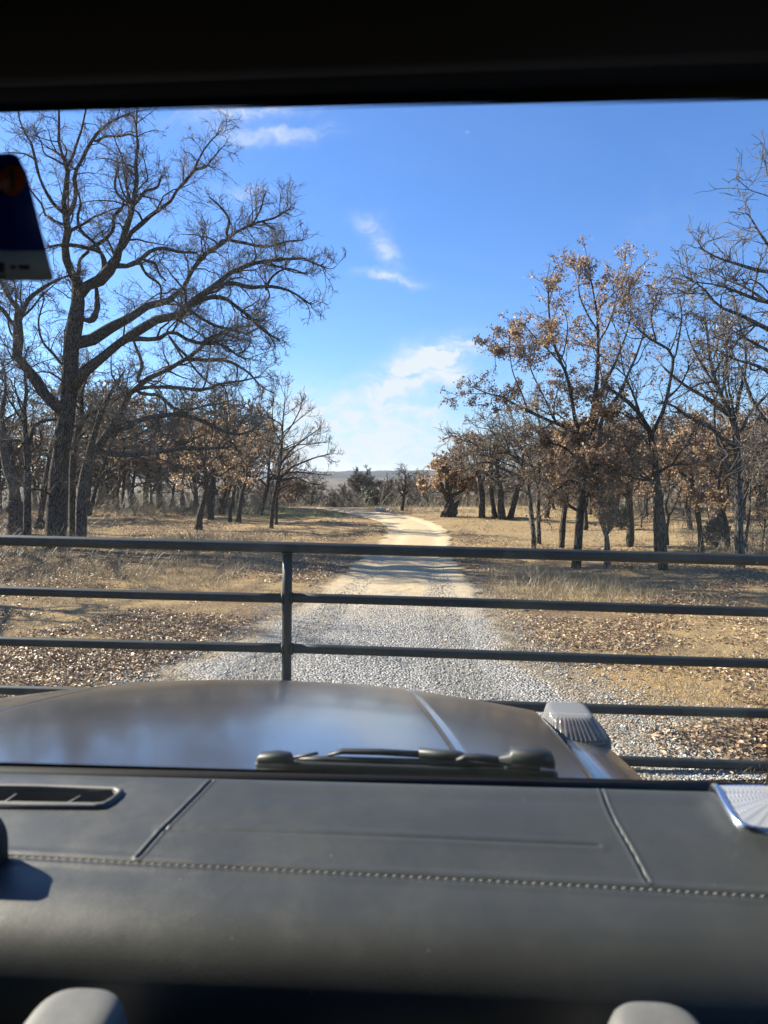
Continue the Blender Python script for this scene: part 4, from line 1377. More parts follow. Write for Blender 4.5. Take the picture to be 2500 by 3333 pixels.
mid_tree(110, 395, 1090, 860, 5, 'reddish oak at the back of the clearing left of the foremost clearing oak', 1800, fork=0.3, nlimb=7, spread=0.9)
mid_tree(111, 30, 1120, 760, 9, 'bare oak in the shade behind the straight dark trunk', 300, fork=0.35, nlimb=8, spread=0.9)
mid_tree(112, 640, 1100, 1035, 4, 'low russet oak left of the green grass beyond the slender oak', 1300, fork=0.25, nlimb=7, spread=1.0, depth=42, leaf=0.13, twig_r=0.012)
mid_tree(113, 672, 1100, 1028, 5, 'bare crooked oak beyond the green grass at the bend', 0, fork=0.25, nlimb=9, spread=1.1, depth=47, bark='bark_grey', twig='twig_grey', twig_r=0.018, detail=1.8)
mid_tree(114, 712, 1100, 1060, 4, 'low bare grey oak left of the big rounded one at the road crest', 0, fork=0.2, nlimb=9, spread=1.2, depth=52, bark='bark_grey', twig='twig_grey', twig_r=0.019, multi=2, detail=1.8)
mid_tree(115, 782, 1100, 1012, 8, 'big rounded bare oak at the end of the road', 0, fork=0.2, nlimb=12, spread=1.25, depth=56, bark='bark', twig='twig_grey', twig_r=0.02, detail=2.4)
mid_tree(116, 838, 1100, 1024, 5, 'grey bare oak right of the rounded oak at the end of the road', 100, fork=0.2, nlimb=10, spread=1.1, depth=60, bark='bark_grey', twig='twig_grey', twig_r=0.02, detail=2.0)
mid_tree(117, 868, 1103, 995, 4.5, 'slender upright bare tree with upswept branches right of the road crest', 0, fork=0.25, nlimb=14, spread=0.62, crook=0.07, arch=0.35, bark='bark', twig='twig_grey', twig_r=0.009)
mid_tree(118, 975, 1116, 972, 11, 'russet leaved oak with a thick black trunk and broken base', 7500, fork=0.30, nlimb=13, spread=1.05, keep=0.85, leaf=0.085, crook=0.07, detail=1.3)
mid_tree(119, 1041, 1119, 915, 7, 'short dark oak right of the russet oak in the meadow', 900, fork=0.35, nlimb=8, spread=0.85)
mid_tree(120, 1069, 1121, 905, 6, 'left stem of the dark clump under the arching oak', 500, fork=0.4, nlimb=7, spread=0.8)
mid_tree(121, 1085, 1122, 900, 8, 'thickest middle stem of the dark clump under the arching oak', 700, fork=0.4, nlimb=8, spread=0.85)
mid_tree(122, 1100, 1121, 905, 7, 'right leaning stem of the dark clump under the arching oak', 700, fork=0.4, nlimb=7, spread=0.8, lean=(0.16, 0))
mid_tree(123, 1265, 1146, 880, 6, 'oak trunk seen past the right side of the tall leafy oak', 1200, fork=0.35, nlimb=8, spread=0.8)
mid_tree(124, 1492, 1145, 900, 6, 'dark oak at the back between the thin leaning oak and the curving oak', 1100, fork=0.35, nlimb=8, spread=0.8)
mid_tree(125, 925, 1100, 1000, 3.5, 'small grey oak behind the russet oak in the meadow', 200, fork=0.25, nlimb=8, spread=1.0, depth=46, bark='bark_grey', twig='twig_grey', twig_r=0.013)
mid_tree(126, 1180, 1118, 900, 5, 'bare oak behind the arching oak, at the meadow\'s far side', 500, fork=0.3, nlimb=9, spread=0.85, bark='bark_grey', twig='twig_grey')
mid_tree(127, 1330, 1118, 850, 6, 'tan leaved oak at the back, above the cedar bush', 1600, fork=0.3, nlimb=9, spread=0.85)
mid_tree(128, 1555, 1125, 830, 6, 'tan leaved oak at the back, left of the straight thick oak', 1500, fork=0.3, nlimb=9, spread=0.85)
mid_tree(129, 1640, 1125, 840, 6, 'tan leaved oak at the back by the photo\'s right edge', 1400, fork=0.3, nlimb=9, spread=0.85)
mid_tree(130, 1010, 1105, 930, 4.5, 'pale bare oak in the second row above the russet oak', 0, fork=0.3, nlimb=9, spread=0.95, depth=40, bark='bark_grey', twig='twig_grey', twig_r=0.011)

# oaks beyond the left edge whose shadows stripe the road
for i, (x, y, h, r, lab) in enumerate(((-13.5, 17.5, 8.0, 0.22, 'bare oak beyond the left edge, farther along the woods'),
                                       (-10.8, 12.6, 7.4, 0.11, 'bare oak beyond the left edge that stripes the road with shadow'))):
    z = float(terrain(x, y))
    Tree(150 + i).grown((x, y, z), h, r, fork=0.3, nlimb=10, spread=0.95).ramify(0.55, 0.005).build((x, y, z), 'oak_tree', lab, sides=8)


# --- cedar bushes
def cedar(seed, b, h, w_, label, mat='needle'):
    rg = np.random.default_rng(seed)
    e = empty('cedar_bush', b, label, 'bush')
    sp_ = Soup()
    sp_.add(*tubes(np.array([[b + (0, 0, -0.05), b + (0.02, 0, h * 0.5), b + (0, 0.02, h * 0.95)]]), np.array([[0.03, 0.02, 0.006]]), 5))
    n = 130
    tt = rg.random(n) ** 0.8
    base = b + np.stack([np.zeros(n), np.zeros(n), tt * h * 0.9 + 0.04], -1)
    aa = rg.uniform(0, 6.28, n)
    ln = w_ * 0.5 * (1.05 - tt * 0.8) * rg.uniform(0.6, 1.25, n)
    d = np.stack([np.cos(aa), np.sin(aa), rg.uniform(0.2, 0.9, n)], -1)
    P = np.stack([base, base + d * ln[:, None] * 0.5, base + d * ln[:, None] + rg.normal(size=(n, 3)) * 0.03], 1)
    sp_.add(*tubes(P, np.full((n, 3), 0.006), 3))
    sp_.build('trunk', M['twig'], e)
    C = leaves_on(rg, P, 5200, 0.06, 1.0, 0.9)
    C = C + rg.normal(size=C.shape) * 0.04
    V, F = leaf_quads(rg, C, 0.075 * max(h, 0.8), 0.0)
    mesh_obj('crown', V, F, M[mat], e, tint=np.repeat(np.clip(rg.normal(0.5, 0.25, len(C)), 0, 1), 4))
    return e


cedar(201, on_ground(1342, 1143), 0.62, 0.75, 'low green cedar bush on the sunny ground behind the forked pale oak')
cedar(202, on_ground(1548, 1186), 0.55, 0.7, 'small green juniper shrub left of the straight thick oak', 'brush')
bb = at(803, 1100, 50.0)
bb[2] = terrain(bb[0], bb[1])
cedar(203, bb, 1.7, 2.9, 'dark evergreen bush at the end of the road')


# --- far woods reading as one mass, and brush
def woods():
    rg = np.random.default_rng(77)
    wood, tw, lf = Soup(), Soup(), Soup()
    protos = []
    for s in range(7):
        t = Tree(300 + s).grown((0, 0, 0), 6.0, 0.12, fork=0.22, nlimb=10, spread=0.95, multi=1 + s % 2).ramify(1.1, 0.012, dens=(1.8, 2.8, 4.0))
        protos.append(t)
    V_all = Soup()
    spots = []
    for _ in range(44):
        spots.append((rg.uniform(-36, -7.5), rg.uniform(32, 48), rg.uniform(4.2, 6.8), rg.random() < 0.75))
    for _ in range(38):
        spots.append((rg.uniform(5.5, 36), rg.uniform(36, 62), rg.uniform(4.0, 6.4), rg.random() < 0.5))
    for _ in range(64):
        spots.append((rg.uniform(-16, 20), rg.uniform(58, 100), rg.uniform(5.0, 9.0), rg.random() < 0.25))
    for _ in range(40):
        spots.append((rg.uniform(-45, 45), rg.uniform(110, 190), rg.uniform(6.0, 8.0), False))
    for _ in range(10):
        spots.append((rg.uniform(-40, -11), rg.uniform(23, 32), rg.uniform(4.5, 6.5), rg.random() < 0.6))
    for _ in range(12):
        spots.append((rg.uniform(12, 30), rg.uniform(22, 34), rg.uniform(4.0, 5.5), rg.random() < 0.7))
    for _ in range(24):
        spots.append((rg.uniform(7, 24), rg.uniform(21, 37), rg.uniform(3.4, 4.8), True))
    for _ in range(14):
        spots.append((rg.uniform(-32, -13), rg.uniform(26, 46), rg.uniform(4.5, 6.2), rg.random() < 0.5))
    for x, y, h, leafy in spots:
        if -0.125 < x / y < -0.05 and y < 105:
            continue
        z = float(terrain(x, y))
        if y > 55:
            h = min(h, max(2.5, (at(830, 1030, y)[2] - z)))
        t = protos[rg.integers(0, 7)]
        a = rg.uniform(0, 6.28)
        Rm = np.array([[math.cos(a), -math.sin(a), 0], [math.sin(a), math.cos(a), 0], [0, 0, 1]]) * (h / 6.0)
        off = np.array([x, y, z])
        f = lambda P: P @ Rm.T + off
        V_all.add(*tubes(f(t.P1), t.R1 * h / 6, 5), 0)
        V_all.add(*tubes(f(t.s2[0]), t.s2[1], 3, cap=False), 0)
        for P, R in t.fine[:3]:
            V_all.add(*tubes(f(P[:, [0, -1]] if P.shape[1] < 5 else P[:, [0, 2, -1]]), (R[:, [0, -1]] if P.shape[1] < 5 else R[:, [0, 2, -1]]) * (1 + y / 45), 3, cap=False), 1 if rg.random() < 0.7 else 2)
        if leafy:
            C = leaves_on(rg, f(t.fine[0][0]), 4200, 0.1, 0.9, 0.55)
            V, F = leaf_quads(rg, C, 0.085)
            V_all.add(V, F, 3, np.repeat(np.clip(rg.normal(0.5, 0.22, len(C)), 0, 1), 4))
    o = V_all.build('woodland', [M['bark'], M['twig'], M['twig_grey'], M['leaf']])
    tag(o, 'far oak woods closing both sides of the meadow', 'woods', kind='stuff')


woods()


def stems(rg, base, n_per, h, spread, r, wig=0.12, npts=4):
    N = len(base)
    B = np.repeat(base, n_per, 0)
    n = len(B)
    d = unit(np.concatenate([rg.normal(size=(n, 2)) * spread, np.ones((n, 1))], 1))
    ln = np.repeat(h, n_per) * rg.uniform(0.45, 1.1, n)
    P = np.empty((n, npts, 3))
    P[:, 0] = B + np.concatenate([rg.normal(size=(n, 2)) * 0.05, np.full((n, 1), -0.01)], 1)
    for k in range(1, npts):
        d = unit(d + rg.normal(size=(n, 3)) * wig)
        P[:, k] = P[:, k - 1] + d * (ln / (npts - 1))[:, None]
    R = np.broadcast_to(np.linspace(1, 0.45, npts) * r, (n, npts)).copy()
    return P, R


def brush():
    rg = np.random.default_rng(88)
    out = Soup()
    # dark thicket at the back of the left woods, along the far edges, and weeds in front of the big oak
    zones = [(230, (-19, -5.0), (28, 37), 1.3, 9, 0.006), (190, (-20, -8.0), (17.5, 27), 0.8, 8, 0.005), (150, (-11, -3.6), (11.5, 16.5), 0.55, 10, 0.0042), (230, (4.5, 26), (34, 48), 1.1, 8, 0.010),
             (120, (-8, 8), (40, 52), 1.3, 9, 0.012), (130, (8.0, 15), (14.5, 22), 0.7, 7, 0.0045), (60, (6.2, 9.5), (13.4, 15.5), 0.6, 7, 0.004)]
    for n, xr, yr, h, per, r in zones:
        x = rg.uniform(*xr, n)
        y = rg.uniform(*yr, n)
        b = np.stack([x, y, terrain(x, y)], -1)
        P, R = stems(rg, b, per, rg.uniform(0.35, 1.15, n) * h, 0.42, r, 0.25)
        out.add(*tubes(P, R, 3, cap=False), 0, np.repeat(np.clip(rg.normal(0.55, 0.25, len(P)), 0, 1), P.shape[1] * 3))
        s = spawn(rg, P, R, 3.0 / max(h, 0.4), 0.3, lambda L, t, g, m_: L * 0.4 * g.uniform(0.5, 1.2, m_), (20, 60), 3, 0.25, 0.03, 0.8, 1.0, r * 0.7, tips=0)
        out.add(*tubes(s[0], s[1], 3, cap=False), 0, np.repeat(np.clip(rg.normal(0.6, 0.25, len(s[0])), 0, 1), 9))
    o = out.build('undergrowth', [M['brush']])
    tag(o, 'tangled grey brush under the trees', 'undergrowth', kind='stuff')


brush()


# ------------------------------------------------------------------ ground cover
def wedge(rg, n, y0, y1, power=1.0, margin=1.2, slope=0.62):
    u = rg.random(n)
    y = y0 * (y1 / y0) ** (u ** power)
    x = rg.uniform(-1, 1, n) * (slope * y + margin)
    return x, y


def clumpy(x, y, s=1.0, seed=0):
    r = np.random.default_rng(seed)
    g = 0
    for f_ in (0.5, 0.9, 1.7, 2.9, 4.6):
        for _ in range(2):
            a = r.uniform(0, 6.28)
            g = g + np.sin((x * math.cos(a) + y * math.sin(a)) * f_ * s * 2.2 + r.uniform(0, 6.28)) / (f_ ** 0.45)
    return g


def fallen_leaves():
    rg = np.random.default_rng(5)
    x, y = wedge(rg, 700000, 3.6, 36, 1.0)
    q = road_q(x, y)
    g = clumpy(x, y, 1.0, 3)
    keep = np.clip(0.27 + 0.36 * g, 0.02, 1)
    keep *= np.where(x < 0, 1.0, np.where(y < 9.5, 0.5, 0.8))
    sandpit = np.exp(-(((x - 3.1) / 1.5) ** 2 + ((y - 5.6) / 0.9) ** 2))
    keep *= 1 - 0.8 * sandpit
    pile = np.exp(-(((x - 2.6) / 0.9) ** 2 + ((y - 4.55) / 0.28) ** 2)) + np.exp(-(((x + 2.4) / 1.6) ** 2 + ((y - 6.6) / 0.5) ** 2)) + np.exp(-(((x + 1.5) / 0.5) ** 2 + ((y - 8.3) / 0.25) ** 2))
    keep = np.clip(keep + pile * 1.2, 0, 1)
    keep *= np.where(q < 0.9, 0.004 + 0.02 * np.exp(-y / 8), np.clip((q - 0.85) / 0.45, 0.04, 1))
    keep *= np.where((y > 19) & (x > 0.5), 0.5, 1) * np.where((np.abs(x + 2.2) < 2.4) & (np.abs(y - 25) < 3), 0.25, 1)
    s = rg.random(len(x)) < keep
    x, y = x[s], y[s]
    n = len(x)
    z = terrain(x, y) + rg.uniform(0.006, 0.035, n) + 0.05 * np.exp(-(((x - 2.6) / 0.9) ** 2 + ((y - 4.55) / 0.28) ** 2)) * rg.random(n)
    C = np.stack([x, y, z], -1)
    a = rg.uniform(0, 6.28, n)
    t1 = np.stack([np.cos(a), np.sin(a), rg.normal(0, 0.32, n)], -1)
    t1 = unit(t1)
    t2 = unit(np.cross(np.stack([rg.normal(0, 0.4, n), rg.normal(0, 0.4, n), np.ones(n)], -1), t1))
    nn = np.cross(t1, t2)
    L = (rg.uniform(0.018, 0.05, n) * (1 + np.clip(y - 12, 0, 20) * 0.02))[:, None]
    wd = rg.uniform(0.24, 0.36, n)[:, None]
    cu = rg.uniform(-0.1, 0.4, n)[:, None]
    p = [C - t1 * L * 0.5, C - t1 * L * 0.18 + t2 * L * wd * 0.75 + nn * L * cu, C + t1 * L * 0.2 + t2 * L * wd + nn * L * cu, C + t1 * L * 0.5 + nn * L * cu * 0.6,
         C + t1 * L * 0.2 - t2 * L * wd + nn * L * cu, C - t1 * L * 0.18 - t2 * L * wd * 0.75 + nn * L * cu]
    V = np.stack(p, 1).reshape(-1, 3)
    i = np.arange(n)[:, None] * 6
    F = np.concatenate([i + np.array([0, 1, 2, 3]), i + np.array([0, 3, 4, 5])])
    tint = np.repeat(np.clip(rg.normal(0.46, 0.25, n) - 0.2 * (pile[s] > 0.5), 0, 1), 6)
    o = mesh_obj('fallen_leaves', V, F, M['litter'], tint=tint)
    tag(o, 'dry curled oak leaves littering the ground', 'leaves', kind='stuff')


fallen_leaves()


def gravel():
    rg = np.random.default_rng(6)
    n0 = 230000
    x, y = wedge(rg, n0, 4.0, 15, 1.2, 0.6, 0.42)
    q = road_q(x, y)
    keep = np.where(q < 1.0, 1.0, np.exp(-(q - 1.0) * np.where(y < 5.3, 2.5, 7.0))) * np.clip((14.5 - y + clumpy(x, y, 1, 9) * 0.5) / 4, 0.04, 1)
    s = rg.random(n0) < keep
    x, y = x[s], y[s]
    n = len(x)
    ico = np.array([[1, 0, 0], [-1, 0, 0], [0, 1, 0], [0, -1, 0], [0, 0, 1], [0, 0, -1]], float)
    tri = np.array([[0, 2, 4], [2, 1, 4], [1, 3, 4], [3, 0, 4], [2, 0, 5], [1, 2, 5], [3, 1, 5], [0, 3, 5]])
    sc = rg.lognormal(math.log(0.0056), 0.42, n)[:, None, None]
    an = rg.uniform(0, 6.28, n)
    shp = ico[None] * rg.uniform(0.6, 1.3, (n, 6, 1)) * np.array([1.2, 1.0, 0.65])
    cs, sn = np.cos(an)[:, None], np.sin(an)[:, None]
    sx_, sy_ = shp[..., 0] * cs - shp[..., 1] * sn, shp[..., 0] * sn + shp[..., 1] * cs
    shp = np.stack([sx_, sy_, shp[..., 2]], -1) * sc
    C = np.stack([x, y, terrain(x, y) + 0.022], -1)
    V = (C[:, None, :] + shp).reshape(-1, 3)
    F = (np.arange(n)[:, None, None] * 6 + tri[None]).reshape(-1, 3)
    o = mesh_obj('gravel', V, F, M['stone'], tint=np.repeat(np.clip(rg.normal(0.5, 0.27, n), 0, 1), 6))
    tag(o, 'grey crushed stone spread on the near road', 'gravel', kind='stuff')


gravel()


def dry_grass():
    rg = np.random.default_rng(8)
    out = Soup()

    def tufts(x, y, h, per, w0):
        z = terrain(x, y)
        b = np.stack([x, y, z], -1)
        n = len(x) * per
        B = np.repeat(b, per, 0) + np.concatenate([rg.normal(0, 0.045, (n, 2)), np.zeros((n, 1))], 1)
        hh = np.repeat(h, per) * rg.uniform(0.4, 1.15, n)
        d = unit(np.concatenate([rg.normal(0, 0.45, (n, 2)), np.ones((n, 1))], 1))
        side = unit(np.cross(d, rg.normal(size=(n, 3)))) * (w0 * rg.uniform(0.6, 1.4, n))[:, None]
        mid = B + d * hh[:, None] * 0.55
        tip = B + d * hh[:, None] + np.concatenate([rg.normal(0, 0.28, (n, 2)) * hh[:, None], -0.12 * hh[:, None]], 1)
        V = np.stack([B - side, B + side, mid + side * 0.7, mid - side * 0.7, tip], 1).reshape(-1, 3)
        i = np.arange(n)[:, None] * 5
        out.add(V, [i + np.array([0, 1, 2, 3]), i + np.array([3, 2, 4])], 0, np.repeat(np.clip(rg.normal(0.5, 0.22, n), 0, 1), 5))
    # everywhere, thin
    x, y = wedge(rg, 15000, 3.8, 34, 1.0)
    k = (road_q(x, y) > 1.08) & (clumpy(x, y, 0.8, 21) > 0.15)
    tufts(x[k], y[k], rg.uniform(0.05, 0.16, k.sum()) * np.clip(y[k] / 14, 0.8, 1.4), 5, 0.0022)
    # weedy patch right of the road in front of the trees
    n = 620
    x, y = rg.uniform(1.5, 4.6, n), rg.uniform(9.2, 12.6, n)
    k = (road_q(x, y) > 1.05) & (rg.random(n) < np.exp(-((x - 2.8) / 1.3) ** 2))
    tufts(x[k], y[k], rg.uniform(0.14, 0.42, k.sum()), 11, 0.0022)
    # weeds left, in front of the big oak
    n = 900
    x, y = rg.uniform(-8, -1.8, n), rg.uniform(10.6, 14.5, n)
    k = (road_q(x, y) > 1.3) & (clumpy(x, y, 0.7, 5) > -0.4)
    tufts(x[k], y[k], rg.uniform(0.10, 0.36, k.sum()), 10, 0.0022)
    n = 900
    x, y = rg.uniform(-9, -2.6, n), rg.uniform(15.5, 22, n)
    k = (road_q(x, y) > 1.3) & (clumpy(x, y, 0.7, 6) > 0.2)
    tufts(x[k], y[k], rg.uniform(0.10, 0.34, k.sum()), 8, 0.003)
    # a few loose stalks near the gate
    n = 60
    x, y = rg.uniform(1.6, 3.4, n), rg.uniform(4.3, 7.5, n)
    tufts(x, y, rg.uniform(0.08, 0.26, n), 4, 0.0016)
    # far meadow edges
    n = 2600
    x, y = rg.uniform(-14, 24, n), rg.uniform(30, 40, n)
    k = (road_q(x, y) > 1.2) & (rg.random(n) < 0.8)
    tufts(x[k], y[k], rg.uniform(0.10, 0.32, k.sum()), 6, 0.006)
    o = out.build('dry_grass', [M['straw']])
    tag(o, 'pale dry grass and weeds beside the road', 'grass', kind='stuff')


dry_grass()


def rock(seed, b, s, label):
    rg = np.random.default_rng(seed)
    import bmesh
    bm = bmesh.new()
    bmesh.ops.create_icosphere(bm, subdivisions=3, radius=1)
    ph = rg.uniform(0, 6.28, 6)
    for v in bm.verts:
        c = v.co
        k = 1 + 0.16 * math.sin(c.x * 3.1 + ph[0]) + 0.14 * math.sin(c.y * 4.3 + ph[1]) + 0.10 * math.sin(c.z * 5.7 + c.x * 3 + ph[2]) + 0.05 * math.sin(c.x * 11 + c.y * 9 + ph[3])
        v.co = Vector((c.x * s * 1.25 * k, c.y * s * k, max(c.z * s * 0.8 * k, -s * 0.3)))
    me = bpy.data.meshes.new('boulder')
    bm.to_mesh(me)
    bm.free()
    me.materials.append(M['rock'])
    o = bpy.data.objects.new('boulder', me)
    o.location = (b[0], b[1], b[2] + s * 0.28)
    link(o)
    tag(o, label, 'rock')


rb = on_ground(820, 1104)
rock(401, rb, 0.17, 'larger pale limestone rock at the right edge of the road crest')
rock(402, rb + np.array([0.42, 0.25, 0]), 0.10, 'smaller pale limestone rock beside the larger one at the road crest')

# broken stump leaning by the russet oak
sb = on_ground(965, 1117)
stp = Tree(410)
e_st = empty('tree_stump', sb, 'jagged black broken stump leaning beside the russet oak', 'stump')
ss = Soup()
rg_ = np.random.default_rng(410)
for k_ in range(7):
    o_ = np.array([rg_.uniform(-0.22, 0.22), rg_.uniform(-0.15, 0.15), -0.05])
    hgt = rg_.uniform(0.35, 0.85)
    P = np.array([[sb + o_, sb + o_ + (0.08 + rg_.normal() * 0.05, 0, hgt * 0.55), sb + o_ + (0.2 + rg_.normal() * 0.08, 0, hgt)]])
    ss.add(*tubes(P, np.array([[0.13, 0.10, 0.03]]) * rg_.uniform(0.6, 1.1), 7))
ss.build('snag', M['bark'], e_st, smooth=True)

# ------------------------------------------------------------------ pipe gate
def build_gate():
    dl, dr = 4.30, 4.11                        # distance at the left and right edge of the picture
    ys = [(1168, 1209), (1274.5, 1321), (1383, 1432), (1489, 1541), (1596, 1656)]
    yl = at(0, 1168, dl)
    e = empty('pipe_gate', (yl[0] * 0, 4.2, 0.0), 'dark green welded pipe gate with five rails across the road', 'gate')

    def pt(i, s):                              # point on rail i, s in picture widths
        a, b = at(0, ys[i][0], dl), at(1659, ys[i][1], dr)
        return a + (b - a) * s
    sp = 0.3845
    s0, s1 = -0.42, 1.30
    rr = [0.0335, 0.029, 0.029, 0.029, 0.029]

    def rail(i, a, b):
        n = 24
        P = np.array([pt(i, a + (b - a) * k / (n - 1)) for k in range(n)])
        P[:, 2] += 0.004 * np.sin(np.linspace(0, 5, n) + i)
        V, F = tubes(P[None], np.full((1, n), rr[i]), 20)
        mesh_obj('rail', V, F, M['gate'], e, smooth=True)
    rail(0, s0, s1)
    for i in range(1, 4):
        rail(i, s0 + 0.002, sp - 0.004)
        rail(i, sp + 0.004, s1 - 0.002)
    rail(4, s0, s1)
    P = np.array([pt(0, sp) - (0, 0, rr[0] * 0.8), pt(1, sp - .0005), pt(2, sp - 0.001), pt(3, sp - .0015), pt(4, sp - 0.002) + (0, 0, rr[4] * 0.8)])
    V, F = tubes(P[None], np.full((1, 5), 0.0295), 20)
    so = Soup()
    so.add(V, F)
    # weld beads where the rails meet the upright
    for i in range(0, 4):
        for sg in ((-1, 1) if i else (0,)):
            c = pt(i, sp) + (sg * 0.028, 0, -rr[0] * 0.95 if i == 0 else 0)
            ang = np.linspace(0, 2 * np.pi, 19)
            ring = np.array([c + ((0, math.cos(a) * 0.031, math.sin(a) * 0.031) if i else (math.cos(a) * 0.031, math.sin(a) * 0.031, 0)) for a in ang])
            V2, F2 = tubes(ring[None], 0.0055 + 0.0015 * np.abs(np.sin(ang * 7))[None], 6, cap=False)
            so.add(V2, F2)
    so.build('upright', M['gate'], e, smooth=True)
    for s in (s0, s1):
        P = np.array([pt(0, s) + (0, 0, 0.034), pt(2, s), np.array([pt(4, s)[0], pt(4, s)[1], -0.03])])
        V, F = tubes(P[None], np.full((1, 3), 0.034), 18)
        mesh_obj('end_post', V, F, M['gate'], e, smooth=True)


build_gate()

# ------------------------------------------------------------------ the vehicle we sit in
vo = car(-0.48, 0.4, -H)
vehicle = empty('off_road_vehicle', vo, 'brown off road vehicle seen from its passenger seat, grey dashboard in front', 'vehicle')

DP = np.array([(1.000, -0.462), (0.985, -0.4435), (0.970, -0.4368), (0.93, -0.4395), (0.88, -0.446), (0.83, -0.4545), (0.79, -0.462), (0.743, -0.4690), (0.718, -0.4765), (0.698, -0.4875), (0.682, -0.502), (0.670, -0.520), (0.661, -0.546), (0.657, -0.60), (0.66, -0.70), (0.70, -0.78), (0.80, -0.88)])
_dq = spline(DP, 2000)


def dash_h(d):
    k = _dq[:int(np.argmin(_dq[:, 0])) + 1]
    k = k[np.argsort(k[:, 0])]
    return np.interp(d, k[:, 0], k[:, 1])


def on_dash(sx, sy, lift=0.0):
    """vehicle coordinates where a sight line meets the dashboard"""
    r = ray(sx, sy)
    t = np.linspace(0.5, 1.15, 3000)
    d = r @ CY * t
    h = r[2] * t
    ok = (h <= dash_h(d)) & (d > 0.665)
    i = int(np.argmax(ok)) if ok.any() else int(np.argmin(np.abs(h - dash_h(d))))
    return np.array([r @ CX * t[i], d[i], h[i] + lift])


def dense(pts, n=120):
    return spline(np.array([on_dash(*p) for p in pts]), n)


seams = [dense([(458, 1686), (388, 1757), (338, 1808), (291, 1862)]),
         dense([(1283, 1703), (1325, 1769), (1367, 1843), (1408, 1920)])]
crease = dense([(352, 1791), (560, 1797), (830, 1806), (1100, 1818), (1354, 1829)])
stitch_line = dense([(-250, 1838), (0, 1848), (100, 1853), (300, 1864), (560, 1877), (829, 1891), (1120, 1906), (1409, 1922), (1659, 1937), (1800, 1946)], 400)
vent_px = [(-190, 1704), (-60, 1705), (80, 1707), (240, 1712), (252, 1716), (249, 1722), (234, 1733), (220, 1739), (200, 1740), (60, 1738), (-190, 1733)]
vent_in = np.array([on_dash(*p) for p in vent_px])
spk = np.array([on_dash(*p) for p in ((1511, 1708), (1590, 1813), (1868, 1826), (1806, 1714))])
for cut in (0.13, 0.25, 0.25):
    nx_ = np.roll(spk, -1, 0)
    spk = np.stack([spk * (1 - cut) + nx_ * cut, spk * cut + nx_ * (1 - cut)], 1).reshape(-1, 3)
spk_c = spk.mean(0)


def inside(poly, x, y):
    c = np.zeros(x.shape, bool)
    j = len(poly) - 1
    for i in range(len(poly)):
        xi, yi, xj, yj = poly[i][0], poly[i][1], poly[j][0], poly[j][1]
        c ^= ((yi > y) != (yj > y)) & (x < (xj - xi) * (y - yi) / (yj - yi + 1e-12) + xi)
        j = i
    return c


def seg_dist(x, y, L):
    best = np.full(x.shape, 9.0)
    side = np.zeros(x.shape)
    for a, b in zip(L[:-1], L[1:]):
        ax, ay, bx, by = a[0], a[1], b[0], b[1]
        dx, dy = bx - ax, by - ay
        t = np.clip(((x - ax) * dx + (y - ay) * dy) / (dx * dx + dy * dy), 0, 1)
        q = np.hypot(x - ax - t * dx, y - ay - t * dy)
        s = np.sign((x - ax) * dy - (y - ay) * dx)
        k = q < best
        best[k] = q[k]
        side[k] = s[k]
    return best, side


